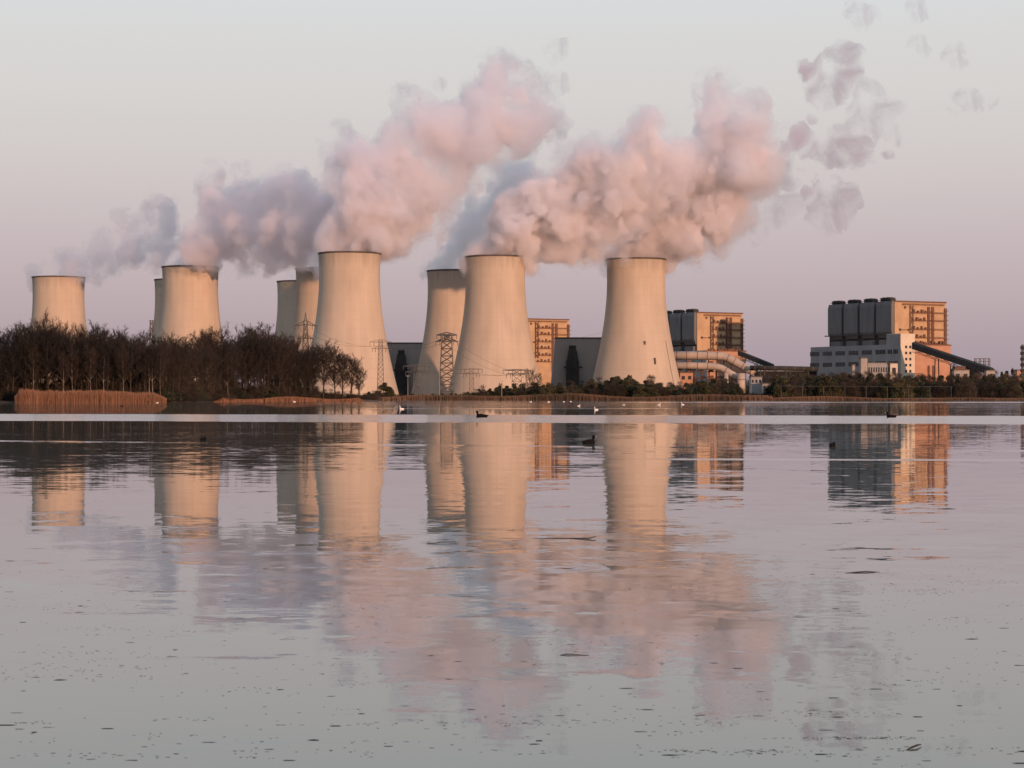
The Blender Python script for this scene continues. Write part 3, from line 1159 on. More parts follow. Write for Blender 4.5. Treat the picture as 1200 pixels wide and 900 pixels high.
for i, j in ((0, 0), (2, 2)):
    cable(p1[i], p2[j], 4.0, 'thin power line between the treetop pylon and the slender pylon')
    cable(p2[j], p3[i], 3.5, 'thin power line between the slender pylon and the big dark pylon')
    cable(p3[i], p6[j], 3.0, 'thin power line between the big dark pylon and the stubby one')
    cable(p4[i], p5[j], 1.0, 'thin low power line between the wide armed pylon and the thin short one')
    cable(p5[i], p6[j], 1.0, 'thin low power line between the thin short pylon and the stubby one')
cable(at(640, 403, 1800), at(775, 368, 2100), 3.0, 'thin power line passing behind the rightmost cooling tower')

mst = empty('radio_mast', at(177.5, HZ, 1500)); mst.location.z = 0.9
tag(mst, 'thin lattice mast at the left edge of the second tower from the left', 'mast')
b = MB(); lattice(b, 1.6, 1.0, at(0, 376, 1500).z - 0.9, 14, 0.3); b.build('mast', M['pylon'], mst)
b = MB(); zt = at(0, 376, 1500).z - 0.9
b.box(-1.8, 1.8, -1.4, 1.4, zt - 5.5, zt - 5.0)
b.build('platform', M['pylon'], mst)
b = MB()
b.box(-1.8, 1.8, -1.4, 1.4, zt + 0.004, zt + 0.4)
b.build('platform', M['pylon'], mst)

bm_ = empty('banded_mast', at(1199.3, HZ, 1500)); bm_.location.z = 0.9
tag(bm_, 'dark banded mast cut by the right edge of the picture', 'mast')
zt = at(0, 404, 1500).z - 0.9
b = MB(); lattice(b, 1.2, 1.0, zt, 16, 0.35); b.build('mast', M['pylon'], bm_)
for q in range(5):
    b = MB(); z = zt - 3.2 - q * 4.2
    b.box(-1.8, 1.8, -1.8, 1.8, z, z + 2.2); b.build('platform', M['conveyor'], bm_)

gy = empty('steel_gantry', at(1152, HZ, 1850)); gy.location.z = 0.9
tag(gy, 'open steel frame behind the lower end of the long conveyor', 'gantry')
zt = at(0, 420, 1850).z - 0.9
for sx in (-6.2, -2, 2, 6.2):
    b = MB(); b.beam((sx, 0, 0), (sx, 0, zt), 0.5); b.beam((sx, 6, 0), (sx, 6, zt), 0.5); b.build('post', M['pylon'], gy)
for q in range(4):
    b = MB(); z = zt - 0.3 - q * 2.6
    b.box(-6.6, 6.6, -0.4, 6.4, z, z + 0.4); b.build('deck', M['pylon'], gy)


def lamp_post(px, top, D, label):
    root = empty('lamp_post', at(px, HZ, D)); root.location.z = 1.0
    tag(root, label, 'lamp post', 'lamp posts on the far bank')
    h = at(px, top, D).z - 1.0
    b = MB(); b.tube([(0, 0, 0), (0, 0, h)], [0.16, 0.09], 6); b.build('post', M['white'], root)
    b = MB(); b.box(-0.9, 0.9, -0.25, 0.25, h + 0.003, h + 0.35); b.build('lamp_head', M['white'], root)


for px, top, D, lab in ((478, 441, 1140, 'pale lamp post right of the wide armed pylon\'s foot'), (515, 431, 1110, 'pale lamp post at the left leg of the big dark pylon'),
                        (541, 440, 1130, 'pale lamp post left of the thin short pylon'), (588, 447, 1125, 'short pale lamp post left of the stubby pylon')):
    lamp_post(px, top, D, lab)

fn = empty('bank_railing', at(1015, HZ, 1108)); fn.location.z = 1.1
tag(fn, 'long faint railing along the far bank in front of the dark bushes', 'railing')
b = MB()
b.tube([(-47, 0, 6.6), (47, 0, 6.2)], 0.09, 4)
b.build('rail', M['cable'], fn)
for k in range(9):
    b = MB(); b.beam((-46 + k * 11.5, 0, -0.2), (-46 + k * 11.5, 0, 6.45), 0.2); b.build('post', M['pylon'], fn)

#--PART3--
# ------------------------------------------------------------------ trees
def tree_meshes(seed, kind):
    """one bare tree 20 m high: (trunk mesh, crown mesh)"""
    r = random.Random(seed)
    tm, cm = MB(), MB()
    H = 20.0
    birch = kind == 'birch'
    lean = Vector((r.uniform(-1, 1), r.uniform(-1, 1), 0)) * (1.4 if birch else 0.9)
    spine = []
    ph = r.uniform(0, 6)
    for k in range(9):
        f = k / 8
        spine.append(Vector((lean.x * f + 0.35 * math.sin(ph + 4 * f), lean.y * f + 0.3 * math.cos(ph + 3.1 * f), H * 0.87 * f)))
    r0 = r.uniform(0.19, 0.28) if not birch else r.uniform(0.15, 0.2)
    tm.tube(spine, [r0 * (1.0 - 0.88 * k / 8) for k in range(9)], 7)

    def spine_at(f):
        f = max(0, min(0.999, f)) * 8
        i = int(f)
        return spine[i].lerp(spine[i + 1], f - i)
    n1 = r.randint(20, 26)
    f0 = 0.24 if not birch else 0.36
    for i in range(n1):
        f = f0 + (0.97 - f0) * ((i + r.random()) / n1) ** 0.85
        p = spine_at(f)
        a = i * 2.4 + r.uniform(-0.5, 0.5)
        up = r.uniform(0.35, 1.0) + 0.5 * f
        L1 = (math.sqrt(max(0.05, 1 - ((f - 0.58) / 0.44) ** 2)) * r.uniform(4.4, 6.6) * (0.7 if birch else 1.0) + 0.6) * (1.25 if r.random() < 0.25 else 0.9)
        d = Vector((math.cos(a), math.sin(a), up)).normalized()
        pts = [p]
        for s in range(4):
            d = (d + Vector((r.uniform(-.22, .22), r.uniform(-.22, .22), r.uniform(-.05, .22)))).normalized()
            pts.append(pts[-1] + d * L1 / 4)
        rr = 0.075 * (1 - f) + 0.045
        (cm if f > 0.45 else tm).tube(pts, [rr, rr * .8, rr * .62, rr * .45, rr * .3], 4, cap=False)
        n2 = int(6 + L1 * 1.1)
        for j in range(n2):
            g = 0.2 + 0.8 * (j + r.random()) / n2
            q = pts[min(3, int(g * 4))].lerp(pts[min(4, int(g * 4) + 1)], g * 4 - int(g * 4))
            d2 = (d + Vector((r.gauss(0, .75), r.gauss(0, .75), r.gauss(0.25, .5)))).normalized()
            L2 = r.uniform(1.0, 2.3) * (1.1 - 0.4 * g)
            m_ = q + d2 * L2 * 0.5 + Vector((r.uniform(-.1, .1), r.uniform(-.1, .1), 0.08))
            e = q + d2 * L2 + Vector((0, 0, -0.25 if birch else 0.15))
            cm.tube([q, m_, e], [0.042, 0.034, 0.02], 3, cap=False)
            for k in range(8 if not birch else 5):
                s = q.lerp(e, r.uniform(0.25, 1.0))
                d3 = (d2 + Vector((r.gauss(0, .8), r.gauss(0, .8), r.gauss(0.1 if not birch else -0.4, .6)))).normalized()
                L3 = r.uniform(0.5, 1.25)
                t2 = s + d3 * L3
                w = Vector((r.uniform(-1, 1), r.uniform(-1, 1), r.uniform(-.4, .4))).normalized() * 0.042
                cm.add([s - w, s + w, t2], [(0, 1, 2)])
                for u in range(2):
                    s2 = s.lerp(t2, r.uniform(0.3, 0.9))
                    t3 = s2 + (d3 + Vector((r.gauss(0, .9), r.gauss(0, .9), r.gauss(0, .7)))).normalized() * r.uniform(.3, .7)
                    w2 = Vector((r.uniform(-1, 1), r.uniform(-1, 1), 0)).normalized() * 0.032
                    cm.add([s2 - w2, s2 + w2, t3], [(0, 1, 2)])
    return tm.mesh('trunk'), cm.mesh('crown')


PROTO = []
for k in range(9):
    birch = k >= 6
    tm, cm = tree_meshes(100 + k, 'birch' if birch else 'alder')
    tm.materials.append(M['birch' if birch else 'bark'])
    cm.materials.append(M['twig'])
    PROTO.append((tm, cm))


def tree(v, x, y, z, h, rz, label, group, cat='tree', wide=1.0):
    name = 'birch_tree' if v >= 6 else 'bare_tree'
    root = empty(name, (x, y, z), rz)
    s = h / 20.0
    root.scale = (s * wide, s * wide, s)
    tag(root, label, cat, group)
    for nm, me in zip(('trunk', 'crown'), PROTO[v]):
        o = bpy.data.objects.new(nm, me)
        COL.objects.link(o)
        o.parent = root
    return root


SKY_LINE = [(-40, 392), (0, 389), (15, 385), (35, 377), (58, 374), (75, 378), (92, 383), (112, 380), (130, 386), (152, 381), (165, 388), (185, 391), (198, 392), (215, 390),
            (235, 388), (252, 385), (266, 396), (285, 386), (302, 382), (320, 388), (335, 392), (352, 394), (366, 398), (378, 401), (390, 404), (398, 414), (410, 418), (424, 430)]
tr = random.Random(21)
G_T = 'bare trees of the wood on the headland'
k = 0
px = -45.0
while px < 372:
    for row in range(4):
        p = px + tr.uniform(-4, 4)
        D = interp(SH, p) + (3.5 + row * 9 + tr.uniform(0, 8))
        top = interp(SKY_LINE, p)
        full = (466 - top) * D / F
        h = full * (tr.uniform(0.68, 0.94) if row < 2 else tr.uniform(0.78, 1.07))
        v = tr.randrange(6)
        tree(v, (p - 600) * D / F, D, 0.55, h, tr.uniform(0, 6.28), 'dark bare tree standing among the close set trees of the headland wood', G_T, wide=tr.uniform(0.8, 1.25))
        k += 1
    px += tr.uniform(8.5, 11.5)
LONE = [(379, 399, 'bare tree at the wood\'s right edge, before the tallest tower\'s left edge', 2), (391, 405, 'bare tree in front of the tallest cooling tower, first gap right of the wood', 0),
        (401, 412, 'slim bare tree before the tallest cooling tower, second from the headland\'s tip', 4), (411, 416, 'bare tree before the tallest cooling tower, next to the headland\'s tip', 3),
        (420, 428, 'outermost small bare tree at the tip of the headland', 1)]
for p, top, lab, v in LONE:
    D = interp(SH, p) + 9
    tree(v, (p - 600) * D / F, D, 0.55, (466 - top) * D / F, p * 0.7, lab, 'lone bare trees at the tip of the headland', wide=1.15)
    D += 9
    tree((v + 2) % 6, (p - 599) * D / F, D, 0.55, (466 - top - 3) * D / F, p * 1.3, 'bare tree standing close behind the lone trees at the headland\'s tip', 'second row of bare trees at the tip of the headland', wide=1.1)
for p, top, v, rz, lab in ((38, 402, 6, 0.4, 'pale birch with a forked foot above the left part of the reed bed'), (75, 405, 7, 1.0, 'short pale birch leaning left above the reed bed'),
                       (86, 400, 8, 2.0, 'straight pale birch above the middle of the reed bed'), (108, 400, 6, 2.7, 'pale birch leaning left near the middle of the reed bed'),
                       (121, 404, 7, 4.0, 'thin pale birch right of the middle of the reed bed'), (146, 402, 8, 0.9, 'slim pale birch in the dark gap above the reed bed'),
                       (174, 398, 7, 5.1, 'pale birch standing third from the right end of the reed bed'), (180, 402, 6, 1.9, 'pale birch standing second from the right end of the reed bed'),
                       (187, 400, 8, 3.3, 'pale birch at the right end of the reed bed'), (268, 412, 6, 3.3, 'pale birch right of the second cooling tower from the left')):
    D = interp(SH, p) + 3.0
    tree(v, (p - 600) * D / F, D, 0.5, (466 - top) * D / F, rz, lab, 'pale birches at the front of the wood', wide=0.8)


def bush_mesh(seed, kind):
    """unit bush about 10 m wide and 10 m high made of twigs and leaf clumps"""
    r = random.Random(seed)
    b = MB()
    lobes = []
    for k in range(r.randint(13, 17)):
        a = r.uniform(0, 6.28)
        d = 4.2 * r.random() ** 0.6
        z = r.uniform(1.2, 8.4 - 0.75 * d)
        lobes.append((math.cos(a) * d, math.sin(a) * d, z, r.uniform(0.8, 1.9)))
    lobes.append((r.uniform(-1, 1), 0, 8.6, 1.2))
    for k in range(330):
        a = r.uniform(0, 6.28)
        d = 4.4 * r.random() ** 0.5
        c = Vector((math.cos(a) * d, math.sin(a) * d, r.uniform(1.5, 8.6 - 0.8 * d)))
        w = Vector((r.uniform(-1, 1), r.uniform(-1, 1), 0)).normalized() * 0.06
        b.add([c - w, c + w, c + Vector((math.cos(a) * r.uniform(-.1, .8), math.sin(a) * r.uniform(-.1, .8), r.uniform(.8, 1.9)))], [(0, 1, 2)])
    for x, y, z, rad in lobes:
        b.tube([(x * 0.15, y * 0.15, 0), (x * 0.5, y * 0.5, z * 0.5), (x, y, z)], [0.16, 0.11, 0.05], 4, cap=False)
        n = int(420 * rad / 2) if kind != 'scrub' else int(360 * rad / 2)
        for q in range(n):
            u = Vector((r.gauss(0, 1), r.gauss(0, 1), r.gauss(0, 1))).normalized() * rad * r.random() ** 0.4
            c = Vector((x, y, z)) + u
            if c.z < 0.2:
                c.z = r.uniform(0.2, 1.5)
            if kind == 'scrub':
                d = (u.normalized() + Vector((r.gauss(0, .6), r.gauss(0, .6), r.gauss(.5, .5)))).normalized()
                w = Vector((r.uniform(-1, 1), r.uniform(-1, 1), 0)).normalized() * 0.05
                b.add([c - w, c + w, c + d * r.uniform(.7, 1.7)], [(0, 1, 2)])
            else:
                s = r.uniform(0.2, 0.42)
                t1 = Vector((r.gauss(0, 1), r.gauss(0, 1), r.gauss(0, .7))).normalized() * s
                t2 = Vector((r.gauss(0, 1), r.gauss(0, 1), r.gauss(0, .7))).normalized() * s
                b.add([c - t1, c + t2, c + t1 * 0.8, c - t2 * 0.9], [(0, 1, 2, 3)])
    # low skirt
    for q in range(700):
        a = r.uniform(0, 6.28); d = 4.6 * r.random() ** 0.5
        c = Vector((math.cos(a) * d, math.sin(a) * d, r.uniform(0.0, 2.6)))
        w = Vector((r.uniform(-1, 1), r.uniform(-1, 1), 0)).normalized() * (0.06 if kind == 'scrub' else 0.22)
        b.add([c - w, c + w, c + Vector((r.gauss(0, .3), r.gauss(0, .3), r.uniform(.5, 1.4)))], [(0, 1, 2)])
    return b.mesh(kind + '_bush')


BUSH = {}
for kind, m_ in (('scrub', 'scrub'), ('bud', 'bud'), ('dark', 'dark_leaf')):
    BUSH[kind] = []
    for k in range(4):
        me = bush_mesh(500 + k * 7 + len(kind), kind)
        me.materials.append(M[m_])
        BUSH[kind].append(me)


def bush(kind, px, D, h, w, label, group, z=0.6):
    me = BUSH[kind][tr.randrange(4)]
    o = bpy.data.objects.new({'scrub': 'bare_bush', 'bud': 'budding_bush', 'dark': 'evergreen_bush'}[kind], me)
    COL.objects.link(o)
    o.location = ((px - 600) * D / F, D, z)
    o.scale = (w / 10, w / 10, h / 10)
    o.rotation_euler = (0, 0, tr.uniform(0, 6.28))
    tag(o, label, 'bush', group)
    return o


# undergrowth of the wood
px = -45
while px < 372:
    for row in range(3):
        D = interp(SH, px) + 4 + row * 12 + tr.uniform(0, 6)
        bush('scrub' if tr.random() < 0.8 else 'dark', px + tr.uniform(-5, 5), D, tr.uniform(5.0, 9.5) if row else tr.uniform(2.5, 4.5), tr.uniform(7, 10),
             'dark tangled bush between the trunks of the headland wood', 'undergrowth bushes of the headland wood', 0.5)
    px += 10
for p in range(372, 440, 8):
    D = interp(SH, min(p, 424)) + 14
    bush('scrub', p, D + max(0, p - 424) * 3, tr.uniform(2.6, 4.2), 7, 'low dark bush under the lone trees at the headland\'s tip', 'low bushes at the tip of the headland', 0.4)

# bushes and small trees of the far bank
TOPS = [(425, 458), (440, 455), (462, 458), (500, 459), (545, 457), (560, 453), (590, 449), (612, 447), (640, 446), (665, 445), (690, 443), (712, 440), (738, 439), (752, 443), (780, 445),
        (800, 446), (820, 441), (850, 442), (868, 446), (878, 452), (902, 452), (908, 440), (925, 437), (960, 437), (1000, 434), (1040, 436), (1100, 438), (1150, 437), (1200, 437), (1230, 438)]
p = 428.0
while p < 1222:
    for row in range(2):
        q = p + tr.uniform(-5, 5)
        D = 1118 + row * 38 + tr.uniform(0, 26)
        h = (464.5 - interp(TOPS, q)) * D / F * (tr.uniform(0.68, 1.0) if row == 0 else tr.uniform(0.92, 1.15))
        t = tr.random()
        kind = 'scrub' if t < 0.45 else ('bud' if t < 0.75 else 'dark')
        if 866 < q < 906:
            kind = 'scrub'; h *= 0.6
        bush(kind, q, D, max(1.6, h), max(8.0, min(14, h * 1.3)), {'scrub': 'brown bare bush in the dense row along the far bank', 'bud': 'olive green budding bush in the dense row along the far bank',
             'dark': 'dark green bush in the dense row along the far bank'}[kind], 'bushes along the far bank')
    if p > 905:
        D = 1225 + tr.uniform(0, 40)
        h = (464.5 - interp(TOPS, p)) * D / F * tr.uniform(0.98, 1.12)
        bush('scrub' if tr.random() < 0.5 else 'bud', p + tr.uniform(-4, 4), D, h, 15, 'tall bush at the back of the dense thicket on the far bank at the right', 'back row of the thicket on the far bank')
    p += 7.6
for px, top, D, w, kind, lab in ((452, 444, 1135, 13, 'bud', 'round olive bush alone at the right foot of the tallest cooling tower'),
                                 (763, 436, 1140, 15, 'scrub', 'tall pale brown bush before the foot of the rightmost cooling tower'),
                                 (742, 441, 1150, 12, 'scrub', 'pale brown bush left of the tallest one at the foot of the rightmost tower'),
                                 (946, 428, 1500, 10, 'dark', 'round dark tree at the left end of the grey turbine hall'),
                                 (1179, 430, 1500, 11, 'dark', 'spreading green tree right of the conveyor\'s lower end'),
                                 (1188, 433, 1480, 9, 'bud', 'smaller green tree right of the spreading one')):
    bush(kind, px, D, (464 - top) * D / F, w, lab, 'single bushes before the power station')
for px, top, v, lab in ((621, 430, 1, 'sparse bare tree before the sunlit end of the orange boiler house'), (628, 434, 4, 'smaller sparse bare tree right of the one before the orange boiler house'),
                        (588, 446, 3, 'small bare tree before the middle of the central cooling tower'), (566, 448, 2, 'small bare tree left of the middle of the central cooling tower')):
    tree(v, (px - 600) * 1130 / F, 1130, 0.8, (464 - top) * 1130 / F, px, lab, 'sparse trees before the central cooling tower', wide=1.1)
# distant wood on the skyline, right and centre
for k in range(46):
    px = 872 + k * 7.6 + tr.uniform(-3, 3)
    D = 2350 + tr.uniform(0, 120)
    bush('dark' if k % 3 else 'scrub', px, D, (464 - tr.uniform(428, 433)) * D / F, tr.uniform(16, 22), 'small dark tree of the distant wood on the skyline', 'trees of the distant wood on the skyline', 0.9)

# ------------------------------------------------------------------ reeds
def reed_mesh(name, spots, hmin, hmax, w, m, label):
    r = random.Random(len(spots))
    v, f = [], []
    for x, y, z, hs in spots:
        h = r.uniform(hmin, hmax) * hs
        a = r.uniform(0, 3.14)
        dx, dy = math.cos(a) * w, math.sin(a) * w
        lx, ly = r.gauss(0, 0.07) * h, r.gauss(0, 0.07) * h
        i = len(v)
        v += [(x - dx, y - dy, z), (x + dx, y + dy, z), (x + dx * .7 + lx * .5, y + dy * .7 + ly * .5, z + h * .6), (x - dx * .7 + lx * .5, y - dy * .7 + ly * .5, z + h * .6),
              (x + lx + dx * .5, y + ly, z + h), (x + lx - dx * .5, y + ly, z + h)]
        f += [(i, i + 1, i + 2, i + 3), (i + 3, i + 2, i + 4, i + 5)]
    me = bpy.data.meshes.new(name)
    me.from_pydata(v, [], f)
    o = link_mesh(name, me, m)
    tag(o, label, 'reeds', kind='stuff')
    return o


rr = random.Random(5)
sp = []
for k in range(15000):
    px = rr.uniform(17, 195)
    e = min(1.0, (px - 15) / 9.0, (197 - px) / 16.0)
    D = 552 + 3.5 * (1 - e) + rr.uniform(0, 5.5)
    hs = (0.35 + 0.65 * max(0, e)) * rr.choice([0.62, 0.8, 0.9, 0.96, 1.0, 1.0, 1.08]) * (1.0 - 0.22 * (px - 17) / 178) * (0.97 + 0.03 * math.sin(px * 0.23)) * (0.95 + 0.05 * math.sin(px * 0.06 + 1))
    sp.append(((px - 600) * D / F, D, -0.05, hs))
reed_mesh('reed_bed', sp, 2.9, 4.0, 0.045, M['reed'], 'thick orange brown reed bed at the water\'s edge before the wood')
sp = []
for k in range(14000):
    px = rr.uniform(250, 428)
    e = min(1.0, (px - 249) / 12.0, (429 - px) / 10.0)
    D = interp(SH, px) - 5 + rr.uniform(0, 6)
    sp.append(((px - 600) * D / F, D, -0.05, max(0.15, e) * (0.75 + 0.25 * math.sin(px * 0.06))))
reed_mesh('reed_fringe', sp, 1.1, 1.9, 0.07, M['reed'], 'low orange reed fringe along the right half of the headland')
sp = []
for k in range(30000):
    x = rr.uniform(-120, 300)
    D = shore_far(x) - 3 + rr.uniform(0, 12) ** 1.0
    px = 600 + x * F / D
    hs = 0.65 + 0.35 * math.sin(px * 0.03 + 1) * math.sin(px * 0.011)
    if px < 505 or 660 < px < 900:
        hs += 0.15
    if px > 905:
        hs *= 0.62
    sp.append((x, D, -0.05, max(0.3, hs)))
reed_mesh('far_reed_belt', sp, 2.2, 3.9, 0.13, M['far_reed'], 'brown reed belt along the whole far bank')

# ------------------------------------------------------------------ water birds
def duck_mesh(neck=0.1):
    """low swimming water bird facing +X, 0.36 m long"""
    c = [((-0.13, 0, 0.02), (0.02, 0, 0.035), 0.055, 0.075), ((0.02, 0, 0.035), (0.11, 0, 0.03), 0.075, 0.05), ((-0.13, 0, 0.03), (-0.22, 0, 0.065), 0.045, 0.014),
         ((0.10, 0, 0.045), (0.135, 0, 0.07 + neck), 0.038, 0.026), ((0.135, 0, 0.075 + neck), (0.158, 0, 0.078 + neck), 0.034, 0.027),
         ((-0.10, 0.035, 0.065), (0.03, 0.05, 0.06), 0.028, 0.034), ((-0.10, -0.035, 0.065), (0.03, -0.05, 0.06), 0.028, 0.034)]
    return capsule_mesh(c, 0.011, 0.012, 'water_bird')


def bill_mesh(neck):
    b = MB()
    b.tube([(0.175, 0, 0.078 + neck), (0.222, 0, 0.068 + neck)], [0.014, 0.004], 6)
    return b.mesh('bill')


DUCKS = {}
for nk in (0.03, 0.10, 0.20):
    DUCKS[nk] = (duck_mesh(nk), bill_mesh(nk))


def water_bird(name, px, y, length, rz, m, nk, label, group, cat='bird', tilt=0.0):
    D = CH * F / (y - HZ)
    length *= 1.3 if name == 'coot' else 1.0
    o = bpy.data.objects.new(name, DUCKS[nk][0].copy())
    o.data.materials.clear(); o.data.materials.append(m)
    COL.objects.link(o)
    s = length / 0.38
    o.location = ((px - 600) * D / F, D, 0.0)
    o.scale = (s, s, s)
    o.rotation_euler = (0, tilt, rz)
    tag(o, label, cat, group)
    me = DUCKS[nk][1].copy(); me.materials.append(M['bill'])
    bl = bpy.data.objects.new('bill', me)
    COL.objects.link(bl)
    bl.parent = o
    return o


GB = 'dark water birds on the lake'
water_bird('coot', 690.5, 520.0, 0.36, R(35), M['duck'], 0.10, 'dark coot with pale bill swimming over the grey hall\'s reflection', GB, 'coot')
water_bird('coot', 238.5, 516.2, 0.30, R(80), M['duck'], 0.03, 'dark hunched coot swimming over the reflection of the second tower from the left', GB, 'coot')
water_bird('coot', 975.5, 523.0, 0.27, R(60), M['duck'], 0.03, 'dark hunched coot swimming over the nearest boiler house\'s dark reflection', GB, 'coot')
water_bird('duck', 564, 489.0, 0.85, R(186), M['duck'], 0.10, 'long low dark duck on the pale wind lane before the central tower', GB, 'duck')
water_bird('duck', 1044, 489.2, 0.70, R(174), M['duck'], 0.10, 'dark duck on the pale wind lane at the far right', GB, 'duck')
GW = 'white birds near the far bank'
for px, y, ln, nk, lab in ((698.5, 480.5, 0.62, 0.20, 'white swan with raised neck, nearest of the white birds, above the wind lane'), (678.5, 476.0, 0.62, 0.20, 'white swan left of and beyond the nearest white swan'),
                           (731, 474.6, 0.6, 0.10, 'faint white bird in the reflection of the rightmost cooling tower\'s left side'),
                           (772.5, 474.6, 0.75, 0.20, 'white swan in the reflection of the rightmost cooling tower\'s right side'),
                           (800, 474.4, 0.8, 0.20, 'white swan just right of the rightmost cooling tower\'s reflection'), (470.5, 479.6, 0.75, 0.20, 'white bird over the dark grey hall\'s reflection, right of the tallest tower'),
                           (622, 471.2, 1.0, 0.10, 'white gull far out below the sparse bare tree'), (643, 471.2, 1.0, 0.03, 'white gull far out, below the orange boiler house'),
                           (661, 471.0, 0.9, 0.03, 'white gull far out under the grey hall\'s sloping side'), (669, 470.8, 0.9, 0.03, 'white gull far out under the grey hall\'s black duct'),
                           (345, 471.0, 1.1, 0.10, 'white bird at the low reed fringe before the wood'), (184.5, 472.2, 0.8, 0.03, 'white bird at the right end of the thick reed bed')):
    water_bird('white_bird', px, y, ln * 0.72, R(rr.choice([0, 180]) + rr.uniform(-25, 25)), M['gull'], nk, lab, GW)
water_bird('duck', 143, 476, 0.5, R(10), M['duck'], 0.03, 'small dark duck just below the thick reed bed', GB, 'duck')

# ------------------------------------------------------------------ floating sticks and specks
def stick(pts, rs, label, name='floating_stick'):
    P = [Vector(((px - 600) * (CH * F / (y - HZ)) / F, CH * F / (y - HZ), z)) for px, y, z in pts]
    b = MB(); b.tube([p - P[0] for p in P], [q * 0.55 for q in rs], 8)
    o = b.build(name, M['wood'], smooth=True)
    o.location = P[0]
    tag(o, label, 'driftwood', 'floating driftwood')


stick([(624, 631.2, 0.0), (645, 630.6, 0.002), (668, 630.9, 0.003), (690, 631.8, 0.008), (698, 631.0, 0.02)], [0.003, 0.007, 0.006, 0.013, 0.008], 'long thin stick with a thick right end, floating below the central tower\'s reflection')
stick([(990, 671.5, 0.0), (1002, 671, 0.004), (1015, 670.5, 0.006), (1031, 670.2, 0.0)], [0.003, 0.008, 0.009, 0.002], 'thin dark stick afloat in the middle of the right half of the lake')
stick([(1062, 878.5, 0.001), (1068, 877, 0.006), (1074, 875.5, 0.009), (1079, 873.5, 0.006)], [0.004, 0.008, 0.008, 0.003], 'short curled chip of wood, nearest on the water at the lower right')
stick([(656, 767.6, 0.0), (664, 767.2, 0.005), (690, 767.9, 0.001)], [0.003, 0.006, 0.002], 'short pale tailed twig in the lower middle of the lake')
stick([(1098, 596.4, 0.0), (1110, 596.2, 0.003), (1121, 596.4, 0.0)], [0.003, 0.01, 0.003], 'short stick below the nearest boiler house\'s reflection at the right')
r5 = random.Random(77)
v, f = [], []


def speck(px, y, s):
    D = CH * F / (y - HZ)
    x = (px - 600) * D / F
    i = len(v)
    n_ = 6
    hgt = s * r5.uniform(0.1, 0.4)
    a0 = r5.uniform(0, 6)
    st = r5.uniform(1.3, 5.0)
    for k in range(n_):
        a = 2 * math.pi * k / n_
        rad = s * r5.uniform(0.6, 1.1)
        v.append((x + math.cos(a) * rad * st, D + math.sin(a) * rad, 0.0015))
    v.append((x + r5.uniform(-.3, .3) * s, D, hgt))
    for k in range(n_):
        f.append((i + k, i + (k + 1) % n_, i + n_))


for k in range(520):
    y = 545 + 350 * r5.random() ** 0.8
    speck(r5.uniform(0, 1200), y, r5.uniform(0.2, 1.1) ** 3 * 0.008 + 0.002)
for k in range(46):             # drifts of weed
    y = 575 + 320 * r5.random() ** 0.8
    px = r5.uniform(-20, 1220)
    wide, deep = r5.uniform(25, 130), r5.uniform(0.8, 5.0)
    for q in range(int(r5.uniform(12, 75))):
        speck(px + r5.gauss(0, wide), y + r5.gauss(0, deep), r5.uniform(0.001, 0.0046))
for k in range(150):
    y = 560 + 336 * r5.random() ** 0.75
    px = r5.uniform(-20, 1220)
    for q in range(r5.randint(2, 9)):
        speck(px + r5.gauss(0, 16), y + r5.gauss(0, 0.9), r5.uniform(0.0012, 0.004))
me = bpy.data.meshes.new('floating_plant_bits')
me.from_pydata(v, [], f)
o = link_mesh('floating_plant_bits', me, M['debris'])
tag(o, 'tiny dark plant bits scattered over the near water', 'plant bits', kind='stuff')

